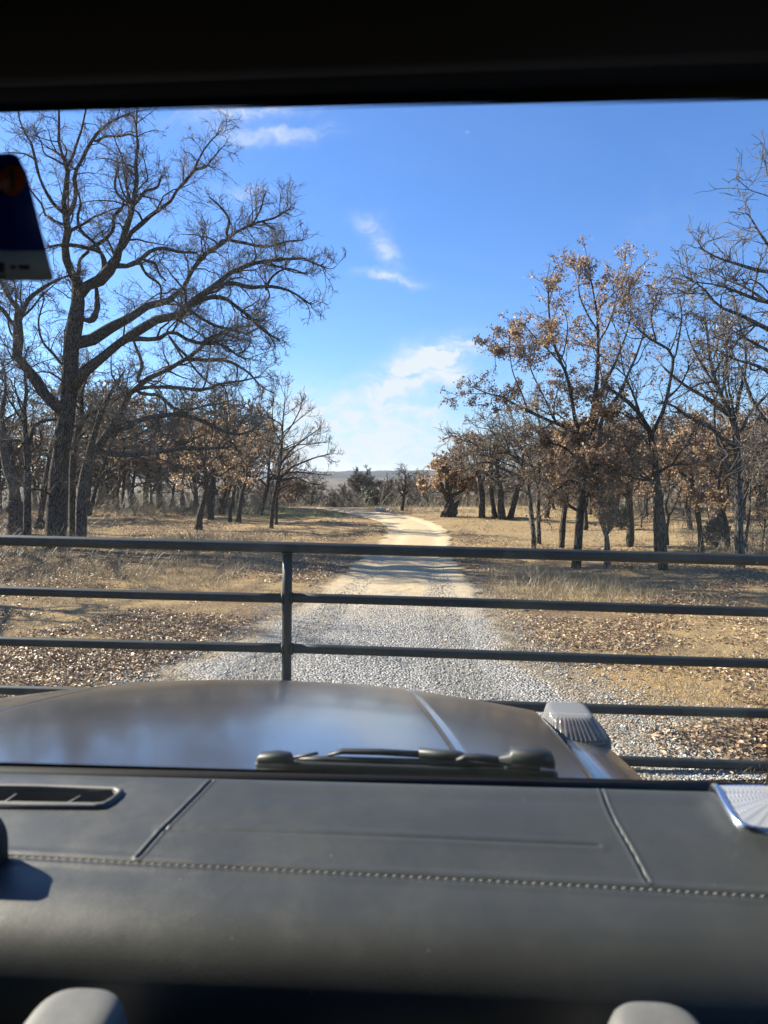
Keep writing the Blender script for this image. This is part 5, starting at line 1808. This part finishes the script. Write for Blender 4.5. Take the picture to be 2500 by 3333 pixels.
def build_dash():
    prof_top = np.arange(0.66, 1.0001, 0.0015)[::-1]
    low = spline(DP[-6:], 40)[1:]
    low = low[low[:, 0] >= 0.0]
    k0 = np.argmin(np.abs(_dq[:, 1] + 0.500) + (_dq[:, 0] > 0.8))
    pd = np.concatenate([prof_top[prof_top > _dq[k0, 0]], _dq[k0::8, 0]])
    ph = np.concatenate([dash_h(prof_top[prof_top > _dq[k0, 0]]), _dq[k0::8, 1]])
    xs = np.concatenate([np.arange(-1.36, -0.62, 0.012), np.arange(-0.62, 0.475, 0.0018)])
    X, D = np.meshgrid(xs, pd, indexing='ij')
    Hh = np.broadcast_to(ph[None, :], X.shape).copy()
    top = (Hh > -0.495) & (D < 0.975)
    for L in seams:
        q, s = seg_dist(X, D, L[::6])
        Hh += top * (-0.0026 * np.exp(-(q / 0.0013) ** 2) + 0.0010 * np.exp(-((q - 0.0038) / 0.002) ** 2))
    q, s = seg_dist(X, D, crease[::8])
    Hh += top * (-0.0011 * np.exp(-(q / 0.0022) ** 2) + 0.0005 * np.exp(-((q - 0.007) / 0.005) ** 2))
    q, s = seg_dist(X, D, stitch_line[::14])
    Hh += top * (-0.0022 * np.exp(-((q) / 0.002) ** 2)) + top * 0.0010 * np.exp(-((q - 0.008) / 0.005) ** 2)
    # leather pulled up round the speaker
    q, s = seg_dist(X, D, np.concatenate([spk, spk[:1]]))
    q = np.where(inside(spk, X, D), 0, q)
    Hh += 0.006 * np.exp(-(q / 0.017) ** 2) * np.clip((0.965 - D) / 0.03, 0, 1)
    V = car(X, D, Hh).reshape(-1, 3)
    F = grid_faces(*X.shape)
    cxy = np.stack([X.ravel(), D.ravel()], -1)[F].mean(1)
    F = F[~inside(vent_in, cxy[:, 0], cxy[:, 1])]
    # the glasshouse side of the dash is turned outwards
    o = mesh_obj('dashboard', V, F[:, ::-1], M['leather'], vehicle, smooth=True)

    # stitches
    so = Soup()
    L = stitch_line
    seg = np.concatenate([[0], np.cumsum(np.linalg.norm(np.diff(L, axis=0), axis=1))])
    step = 0.0098
    a0 = np.arange(0.002, seg[-1] - 0.01, step)
    get = lambda s: np.stack([np.interp(s, seg, L[:, k]) for k in range(3)], -1)
    A, Mid, B = get(a0), get(a0 + 0.0031), get(a0 + 0.0062)
    off = np.array([0, -0.0035, 0.0016])
    P = np.stack([A + off, Mid + off + np.array([0, -0.0006, 0.0014]), B + off], 1)
    P = car(P[..., 0], P[..., 1], P[..., 2])
    so.add(*tubes(P, np.broadcast_to(np.array([0.00045, 0.00075, 0.00045]), (len(A), 3)).copy(), 6))
    so.build('stitching', M['thread'], o, smooth=True)

    # defrost vent
    so = Soup()
    c = vent_in.mean(0)

    def ringpts(scale, lift):
        out = []
        for p in vent_in:
            q = c + (p - c) * np.array([1 + scale / 0.14, 1 + scale / 0.02, 1])
            out.append(car(q[0], q[1], dash_h(q[1]) + lift))
        return np.array(out)
    V, F = loft([ringpts(0.012, -0.001), ringpts(0.010, 0.004), ringpts(0.0045, 0.0065), ringpts(0.0008, 0.004), ringpts(-0.0008, -0.024)], cap=False)
    so.add(V, F)
    vf = so.build('air_vent', M['handle'], o, smooth=True)
    bot = ringpts(0.0, -0.024)
    mesh_obj('duct', bot, [list(range(len(bot)))], M['trim'], o)
    sl = Soup()
    for (a, b, r) in (((-190, 1722), (226, 1727), 0.0022),):
        pa, pb = on_dash(*a, -0.006), on_dash(*b, -0.006)
        sl.add(*tubes(car(*np.array([pa, (pa + pb) / 2, pb]).T)[None], np.full((1, 3), r), 6))
    for (a, b) in (((36, 1711), (-2, 1737)), ((174, 1715), (132, 1739)), ((-110, 1709), (-150, 1735)), ((236, 1722), (214, 1738))):
        pa, pb = on_dash(*a, -0.004), on_dash(*b, -0.004)
        sl.add(*tubes(car(*np.array([pa, (pa + pb) / 2, pb]).T)[None], np.full((1, 3), 0.0024), 6))
    sl.build('slat', M['handle'], o, smooth=True)

    # speaker plate
    def sring(inset, lift):
        out = []
        for p in smooth_closed(spk[:, :2], 64):
            v = spk_c[:2] - p
            q = p + v / np.linalg.norm(v) * inset
            out.append(car(q[0], q[1], dash_h(q[1]) + lift))
        return np.array(out)
    oc = car(spk_c[0], spk_c[1], dash_h(spk_c[1]))
    sp_o = bpy.data.objects.new('speaker_grille', None)
    V, F = loft([sring(0.0, 0.001), sring(0.0, 0.0085), sring(0.0012, 0.0115), sring(0.0045, 0.013), sring(0.0075, 0.0115), sring(0.0095, 0.009)], cap=False)
    rim = mesh_obj('speaker_rim', V, F, M['chrome'], o, smooth=True)
    rings = [sring(0.0095 + k * 0.012, 0.009 + 0.0012 * min(k, 4) / 4) for k in range(5)]
    V, F = loft(rings, cap=False)
    V = np.concatenate([V, [car(spk_c[0], spk_c[1], dash_h(spk_c[1]) + 0.0105)]])
    n = len(rings[0])
    base = n * 4
    F = [F[0], np.array([[base + i, base + (i + 1) % n, len(V) - 1] for i in range(n)])]
    me_o = mesh_obj('speaker_grille', V - 0, F, M['speaker'], o, smooth=True, origin=None)
    # pattern is centred on the grille's own origin
    shift = oc - parent_world(o)
    me_o.data.transform(__import__('mathutils').Matrix.Translation(Vector(tuple(-shift))))
    me_o.location = tuple(shift)
    bpy.data.objects.remove(sp_o)
    return o


def smooth_closed(P, n):
    P = np.asarray(P)
    Q = np.concatenate([P[-3:], P, P[:3]])
    s = spline(Q, 900)
    seg = np.concatenate([[0], np.cumsum(np.linalg.norm(np.diff(Q, axis=0), axis=1))])
    a, b = seg[3] / seg[-1], seg[3 + len(P)] / seg[-1]
    t = a + (b - a) * np.arange(n) / n
    return np.stack([np.interp(t, np.linspace(0, 1, 900), s[:, k]) for k in range(P.shape[1])], -1)


dash = build_dash()


def box(x0, x1, d0, d1, h0, h1):
    c = np.array([(x0, d0, h0), (x1, d0, h0), (x1, d1, h0), (x0, d1, h0), (x0, d0, h1), (x1, d0, h1), (x1, d1, h1), (x0, d1, h1)])
    return car(c[:, 0], c[:, 1], c[:, 2]), np.array([(0, 3, 2, 1), (4, 5, 6, 7), (0, 1, 5, 4), (1, 2, 6, 5), (2, 3, 7, 6), (3, 0, 4, 7)])


XL, XR = -1.40, 0.49
# display screen whose right end just enters the picture
sx0 = cp(9, 1790, 0.79)[0]
so = Soup()


def rounded_slab(x0, x1, h0, h1, d0, d1, r, seg=8):
    pts = []
    for cx_, ch_, a0 in ((x1 - r, h1 - r, 0), (x0 + r, h1 - r, 90), (x0 + r, h0 + r, 180), (x1 - r, h0 + r, 270)):
        for k in range(seg + 1):
            a = math.radians(a0 + 90 * k / seg)
            pts.append((cx_ + r * math.cos(a), ch_ + r * math.sin(a)))
    pts = np.array(pts)
    c = pts.mean(0)
    rings = []
    for d, s in ((d0, 0.004), (d0 + 0.003, 0), (d1 - 0.003, 0), (d1, 0.004)):
        q = pts + (c - pts) / np.linalg.norm(c - pts, axis=1, keepdims=True) * s
        rings.append(car(q[:, 0], d, q[:, 1]))
    return loft(rings)


V, F = rounded_slab(-1.25, sx0, -0.52, -0.397, 0.775, 0.80, 0.04)
mesh_obj('display_screen', V, F, M['plastic'], vehicle, smooth=False)

# cowl under the glass, header above it, roof lining, pillars, doors
so = Soup()
cw_h = cp(829, 1670, 1.035)[2]
so.add(*box(XL, XR, 1.001, 1.035, -0.75, cw_h))
so.add(*box(XL, XR, 0.972, 1.001, -0.75, cw_h - 0.025))
so.build('cowl_trim', M['trim'], vehicle)
GB, GT = np.array([1.042, -0.470]), np.array([0.715, 0.392])      # lower and upper edge of the glass (forward, height)


def glass_pt(x, t, off=0.0):
    d = GB[0] + (GT[0] - GB[0]) * t
    h = GB[1] + (GT[1] - GB[1]) * t
    bow = 0.05 * (1 - ((x + 0.46) / 0.95) ** 2)
    return car(x, d + bow * 0 + off, h)


so = Soup()
FRIT_UP = unit(car(0, *GT) - car(0, *GB))
M['frit'] = mat_frit()
xs = np.linspace(XL, XR, 24)
ts = np.linspace(0, 1, 14)
V1 = np.array([[glass_pt(x, t, 0.0025) for t in ts] for x in xs]).reshape(-1, 3)
so.add(V1, grid_faces(len(xs), len(ts)))
glass = so.build('windscreen', M['glass'], vehicle, smooth=True)
fr_V, fr_F, fr_T = [], [], []


def frit(t0, t1, ta, tb):
    xs2 = np.linspace(XL, XR, 40)
    P = np.array([[glass_pt(x, t, -0.004) for t in (t0, ta, tb, t1)] for x in xs2])
    return P.reshape(-1, 3), grid_faces(40, 4)


# heights of the two frit edges measured in fractions of the glass
def t_of(sx, sy):
    r = ray(sx, sy)
    a = r @ CY
    b = r[2]
    # GB + t (GT - GB) = k (a, b)
    k_num = GB[1] * a - GB[0] * b
    k_den = (GT[0] - GB[0]) * b - (GT[1] - GB[1]) * a
    return k_num / k_den


def frit_band(edge_clear, edge_solid, end):
    xs2 = np.linspace(XL, XR, 40)
    V, T = [], []
    for x in xs2:
        # interpolate the edge along the glass
        for e_, tint_ in ((end, 0.0), (edge_solid, 0.0), (edge_clear, 1.0)):
            t = e_(x)
            V.append(glass_pt(x, t, -0.004))
            T.append(tint_)
    return np.array(V), grid_faces(40, 3), np.array(T)


def edge_line(p, q):
    ta, tb = t_of(*p), t_of(*q)
    ra, rb = ray(*p), ray(*q)
    da, db = GB[0] + (GT[0] - GB[0]) * ta, GB[0] + (GT[0] - GB[0]) * tb
    xa, xb = (ra @ CX) / (ra @ CY) * da, (rb @ CX) / (rb @ CY) * db
    return lambda x: ta + (tb - ta) * (x - xa) / (xb - xa)


up_c, up_s = edge_line((0, 252), (1659, 228)), edge_line((0, 238), (1659, 214))
V, F, T = frit_band(up_c, up_s, lambda x: 0.998)
fs = Soup()
fs.add(V, F, 0, T)
lo_c, lo_s = edge_line((0, 1640), (1659, 1688)), edge_line((0, 1648), (1659, 1696))
V, F, T = frit_band(lo_c, lo_s, lambda x: 0.002)
fs.add(V, F, 0, T)
fs.build('frit_band', M['frit'], glass)

so = Soup()
so.add(*box(XL, XR, 0.648, 0.735, 0.372, 0.43))
so.build('header_trim', M['headliner'], vehicle)
hl = Soup()
prof = [(0.645, 0.385), (0.640, 0.352), (0.625, 0.338), (0.60, 0.334), (0.50, 0.338), (0.40, 0.362), (0.2, 0.372), (-0.6, 0.375), (-1.7, 0.36), (-1.7, 0.42), (0.645, 0.42)]
V, F = loft([np.array([car(x, d, h) for d, h in prof]) for x in (XL, -0.9, -0.2, XR)])
hl.add(V, F)
hl.build('headliner', M['headliner'], vehicle)
rf = Soup()
rf.add(*box(XL - 0.06, XR + 0.06, -1.75, 0.72, 0.432, 0.47))
rf.build('roof', M['paint'], vehicle)
sh = Soup()
for xa, xb in ((XL - 0.06, XL), (XR, XR + 0.06)):
    sh.add(*box(xa, xb, -1.75, 0.97, -1.32, -0.50))
    sh.add(*box(xa, xb, -1.75, -0.05, -0.498, 0.43))
    V, F = loft([np.array([car(x, d, h) for x, d in ((xa, d0), (xb, d0), (xb, d0 + 0.09), (xa, d0 + 0.09))]) for d0, h in ((0.96, -0.498), (0.645, 0.43))])
    sh.add(V, F)
sh.add(*box(XL, XR, -1.75, -1.69, -1.32, 0.43))
sh.add(*box(XL, XR, -1.69, 0.97, -1.34, -1.30))
sh.add(*box(XL, XR, 0.975, 0.999, -1.32, -0.752))
sh.build('cabin_shell', M['trim'], vehicle)

m_t, t_, o_t = material('cabin_dimming_glass')  # unseen side panes, added with a tint that dims the cabin's fill light
tb = t_.n('ShaderNodeBsdfTransparent', i_Color=(0.70, 0.74, 0.73, 1))
t_.l(tb.outputs[0], o_t.inputs[0])
for xa in (XL - 0.03, XR + 0.03):
    V, F = loft([np.array([car(x, d, h) for x, d in ((xa - 0.002, d0), (xa + 0.002, d0), (xa + 0.002, d1), (xa - 0.002, d1))]) for d0, d1, h in ((-0.05, 0.958, -0.497), (-0.05, 0.644, 0.43))])
    mesh_obj('side_window', V, F, m_t, vehicle)

# rear view mirror just outside the frame on the left; the parking tag hangs from it
mx_ = cp(-60, 330, 0.60)[0]
mr = Soup()
V, F = rounded_slab(mx_ - 0.24, mx_ - 0.005, 0.185, 0.255, 0.585, 0.612, 0.03)
mr.add(V, F)
mr.add(*tubes(np.array([[car(mx_ - 0.12, 0.60, 0.25), car(mx_ - 0.12, 0.64, 0.31), car(mx_ - 0.12, 0.715, 0.37)]]), np.array([[0.010, 0.010, 0.014]]), 10))
mr.build('rear_view_mirror', M['plastic'], vehicle)


# ------------------------------------------------------------------ bonnet, wings, lamp, wiper
hp = np.polyfit([1.0, 1.15, 1.6, 2.08, 2.16], [-0.478, -0.490, -0.541, -0.626, -0.645], 2)
HX = -0.49
rg0, rg1 = cp(884, 1487, 2.06), cp(1022, 1622, 1.22)


def ridge_u(d):
    return (rg1[0] + (rg0[0] - rg1[0]) * (d - rg1[1]) / (rg0[1] - rg1[1])) - HX


def bonnet_h(x, d):
    u = np.abs(x - HX)
    h = np.polyval(hp, d) - 0.100 * u ** 2
    ru = ridge_u(d)
    st_ = np.clip((u - ru + 0.012) / 0.024, 0, 1)
    h = h + 0.003 * (1 - st_ * st_ * (3 - 2 * st_)) - 0.001
    h = h - 0.0055 * np.exp(-((u - ru) / 0.008) ** 2)
    h = h - 26.0 * np.clip(u - 0.79, 0, 1) ** 2
    h = h - 9.0 * np.clip(d - 2.06 + 0.12 * np.clip(u - 0.45, 0, 1) * 2, 0, 1) ** 2
    return h


xs = np.concatenate([np.linspace(HX - 0.91, -0.15, 120), np.linspace(-0.149, 0.12, 150), np.linspace(0.121, HX + 0.91, 90)])
ds = np.concatenate([np.linspace(1.045, 2.0, 110), np.linspace(2.005, 2.24, 60)])
X, D = np.meshgrid(xs, ds, indexing='ij')
mesh_obj('bonnet', car(X, D, bonnet_h(X, D)).reshape(-1, 3), grid_faces(*X.shape), M['paint'], vehicle, smooth=True)
bd_ = Soup()
# wing shelf carrying the lamp, nose and flanks below
lampc = cp(1236, 1600, 1.93)
for sgn in (1, -1):
    def wx(u):
        return HX + sgn * u
    ring = lambda d, dz: np.array([car(wx(u), d, h + dz) for u, h in ((0.84, -0.80), (0.855, -0.698), (0.90, -0.703), (0.965, -0.717), (0.99, -0.75), (1.0, -0.85), (1.0, -1.25), (0.84, -1.25))])
    V, F = loft([ring(1.05, 0.10), ring(1.3, 0.075), ring(1.6, 0.04), ring(1.85, 0.0), ring(2.08, -0.03), ring(2.16, -0.06), ring(2.2, -0.12)])
    bd_.add(V, F)
bd_.add(*box(HX - 0.84, HX + 0.84, 2.10, 2.235, -1.30, -0.86))
bd_.add(*box(HX - 0.96, HX + 0.96, 2.236, 2.36, -1.42, -1.22))
bd_.build('front_body', M['paint'], vehicle, smooth=False)


def lamp():
    bx, by = lampc[0], lampc[1]
    h0 = cp(1278, 1614, 1.825)[2]
    top = cp(1220, 1528, 1.95)[2]
    bpy_o = Soup()
    # rubber base
    def outline(wx_, wd, n=72, p=4.5):
        a = np.arange(n) / n * 2 * np.pi
        c, s = np.cos(a), np.sin(a)
        r = (np.abs(c) ** p + np.abs(s) ** p) ** (-1 / p)
        return c * r * wx_, s * r * wd
    def ring(wx_, wd, h, dx=0, dd=0, rib=0.0, n=288):
        x, y = outline(wx_, wd, n)
        k = 1 + rib * np.sign(np.sin(np.arange(n) / n * 2 * np.pi * 40))
        return car(bx + dx + x * k, by + dd + y * k, h)
    V, F = loft([ring(0.088, 0.118, h0 - 0.03), ring(0.088, 0.118, h0 + 0.006), ring(0.082, 0.112, h0 + 0.012)])
    b = mesh_obj('turn_signal', V, F, M['plastic'], vehicle, smooth=False)
    hs = top - h0
    V, F = loft([ring(0.079, 0.108, h0 + 0.012, rib=0.017), ring(0.072, 0.100, h0 + 0.3 * hs, rib=0.017), ring(0.060, 0.080, h0 + 0.75 * hs, -0.006, 0.006, rib=0.017), ring(0.055, 0.072, h0 + 0.93 * hs, -0.008, 0.008, rib=0.017), ring(0.050, 0.066, h0 + 0.98 * hs, -0.009, 0.009, rib=0.017), ring(0.042, 0.056, h0 + hs, -0.009, 0.009)])
    mesh_obj('lens', V, F, M['lens'], b, smooth=False)
    V, F = loft([ring(0.062, 0.09, h0 + 0.013, n=40), ring(0.03, 0.05, h0 + 0.45 * hs, n=40), ring(0.012, 0.014, h0 + 0.62 * hs, n=40)])
    mesh_obj('reflector', V, F, M['tag_dark'], b, smooth=True)


lamp()


def wiper():
    root = Soup()
    dW = 1.085

    def bar(pts, wdt, hgt, d0=dW, mat=0):
        P = []
        rings = []
        for sx, sy, k in pts:
            c = cp(sx, sy + 5, d0)
            w2, h2 = wdt / 2 * k, hgt / 2 * k
            r_ = []
            for cc, ss in ((1, .45), (.72, 1), (-.72, 1), (-1, .45), (-1, -.55), (-.8, -1), (.8, -1), (1, -.55)):
                r_.append(car(c[0], c[1] + cc * w2, c[2] + ss * h2))
            rings.append(np.array(r_))
        return loft(rings)
    # rubber blade with its carrier
    bl = Soup()
    bl.add(*bar([(556, 1644, 0.9), (640, 1648, 1), (900, 1656, 1), (1190, 1668, 1), (1204, 1670, 0.6)], 0.018, 0.015))
    bl.add(*bar([(640, 1634, 0.8), (700, 1635, 1), (900, 1640, 1), (1060, 1645, 1), (1090, 1650, 0.6)], 0.012, 0.0075, dW + 0.006))
    b = bl.build('wiper', M['plastic'], vehicle, smooth=False)
    ar = Soup()
    ar.add(*bar([(554, 1638, 0.6), (562, 1632, 1.0), (600, 1630, 1.15), (626, 1632, 1.0), (634, 1636, 0.5)], 0.022, 0.013, dW - 0.012))
    ar.add(*bar([(630, 1632, 0.8), (684, 1622, 0.7), (688, 1623, 0.4)], 0.007, 0.0055, dW - 0.012))
    ar.add(*bar([(704, 1627, 0.4), (740, 1617.5, 0.9), (820, 1619, 1), (905, 1624, 1)], 0.012, 0.0075, dW + 0.012))
    ar.add(*bar([(905, 1621, 1.25), (990, 1627, 1.2), (1010, 1632, 1)], 0.014, 0.0095, dW + 0.012))
    ar.add(*bar([(985, 1637, 0.5), (1005, 1629, 0.9), (1040, 1631, 1.1), (1100, 1640, 1.0)], 0.014, 0.008, dW - 0.004))
    ar.add(*bar([(1078, 1634, 0.5), (1100, 1632, 1.2), (1105, 1627, 1.75), (1170, 1630, 1.8), (1192, 1636, 1.6), (1198, 1644, 0.9)], 0.018, 0.0125, dW - 0.014))
    ar.add(*bar([(1090, 1651, 0.8), (1096, 1650, 1), (1160, 1654, 1), (1166, 1655, 0.8)], 0.014, 0.0085, dW - 0.016))
    ar.build('wiper_arm', M['plastic'], b, smooth=False)


wiper()


# ------------------------------------------------------------------ grab handle on the dash
def grab():
    def sup(cx_, dd, h, wx_, wd, n=40, p=3.0):
        a = np.arange(n) / n * 2 * np.pi
        c, s = np.cos(a), np.sin(a)
        r = (np.abs(c) ** p + np.abs(s) ** p) ** (-1 / p)
        return car(cx_ + c * r * wx_, dd + s * r * wd, np.full(n, h))
    D0 = 0.625
    DM = 0.578
    xa = cp(178, 2180, D0)[0] + 0.009
    xb = cp(1398, 2200, D0)[0]
    ha = cp(190, 2130, D0)[2] + 0.005
    hb = cp(1390, 2161, D0)[2] + 0.006
    bar_P = np.array([car(xa, 0.545, ha - 0.11), car((xa * 2 + xb) / 3, 0.525, ha - 0.125), car((xa + 2 * xb) / 3, 0.525, hb - 0.125), car(xb, 0.545, hb - 0.11)])
    V, F = tubes(bar_P[None], np.full((1, 4), 0.019), 16)
    g = mesh_obj('grab_handle', V, F, M['handle'], vehicle, smooth=True)
    for x, h in ((xa, ha), (xb, hb)):
        V, F = loft([sup(x, DM, h - 0.0002, 0.010, 0.012), sup(x, DM, h, 0.022, 0.026), sup(x, DM, h - 0.0012, 0.0305, 0.036), sup(x, DM, h - 0.004, 0.0365, 0.043), sup(x, DM, h - 0.009, 0.040, 0.047), sup(x, DM, h - 0.017, 0.0425, 0.050), sup(x, DM, h - 0.035, 0.046, 0.053),
                     sup(x, DM, h - 0.08, 0.050, 0.055), sup(x, DM, h - 0.13, 0.048, 0.053)])
        mesh_obj('mount', V, F[:1] + F[1:], M['handle'], g, smooth=True)


grab()

# ------------------------------------------------------------------ hanging tag
def hang_tag():
    d0 = 0.590
    c = cw(20, 470, d0)
    e = empty('hanging_tag', cw(20, 335, d0), 'blue and white hanging tag with an orange dot, at the windscreen\'s left', 'tag')
    e['category'] = 'tag'

    def slab(px, da, db, name, mat, parent):
        A = np.array([cw(x, y, da) for x, y in px])
        B = np.array([cw(x, y, da) + (db - da) * CY for x, y in px])
        V, F = loft([A, B])
        return mesh_obj(name, V, F, mat, parent)
    card = [(-118, 344), (-80, 332), (28, 331), (38, 337), (54, 368), (57, 376), (99, 541), (-128, 541)]
    slab(card, d0, d0 + 0.0012, 'card', M['tag_blue'], e)
    band = [(-128, 541.5), (99, 541.5), (115, 600), (110, 606), (-132, 606)]
    wb = slab(band, d0, d0 + 0.0012, 'white_strip', M['tag_white'], e)
    ps = Soup()
    for (x0, x1, y0, y1) in ((-110, -60, 575, 583), (-50, 10, 566, 590), (22, 34, 573, 581), (40, 64, 572, 582), (-20, 12, 594, 600)):
        A = np.array([cw(x, y, d0 - 0.0006) for x, y in ((x0, y0), (x1, y0), (x1, y1), (x0, y1))])
        V, F = loft([A, A + 0.0004 * CY])
        ps.add(V, F)
    ps.build('print', M['tag_dark'], wb)
    n = 40
    disc = [(25 + 29 * math.cos(a), 388 + 34 * math.sin(a)) for a in np.arange(n) / n * 2 * math.pi]
    dd = slab(disc, d0 - 0.0008, d0 - 0.0001, 'orange_dot', M['tag_orange'], e)
    bar_ = [(21, 365), (31, 365), (33, 408), (24, 408)]
    slab(bar_, d0 - 0.0014, d0 - 0.0009, 'mark', M['tag_dark'], dd)
    # cord up to the mirror
    top = cw(-60, 337, d0)
    P = np.array([[top, car(mx_ - 0.02, 0.60, 0.262), car(mx_ - 0.06, 0.60, 0.258)]])
    V, F = tubes(P, np.full((1, 3), 0.0012), 6)
    mesh_obj('cord', V, F, M['tag_dark'], e)


hang_tag()


# ------------------------------------------------------------------ air
def haze():
    m_, t, out = material('thin_air')
    pv = t.n('ShaderNodeVolumePrincipled', i_Density=0.00016, i_Anisotropy=0.3)
    pv.inputs['Color'].default_value = (0.80, 0.88, 1.0, 1)
    t.l(pv.outputs[0], out.inputs['Volume'])
    m_.cycles.homogeneous_volume = True
    x, y0, y1, z0, z1 = 5400, -90, 4700, -12.5, 24.0
    V = [(-x, y0, z0), (x, y0, z0), (x, y1, z0), (-x, y1, z0), (-x, y0, z1), (x, y0, z1), (x, y1, z1), (-x, y1, z1)]
    o = mesh_obj('haze', V, np.array([(0, 3, 2, 1), (4, 5, 6, 7), (0, 1, 5, 4), (1, 2, 6, 5), (2, 3, 7, 6), (3, 0, 4, 7)]), m_)
    tag(o, 'thin blue winter haze over the far country', 'haze', kind='stuff')


haze()
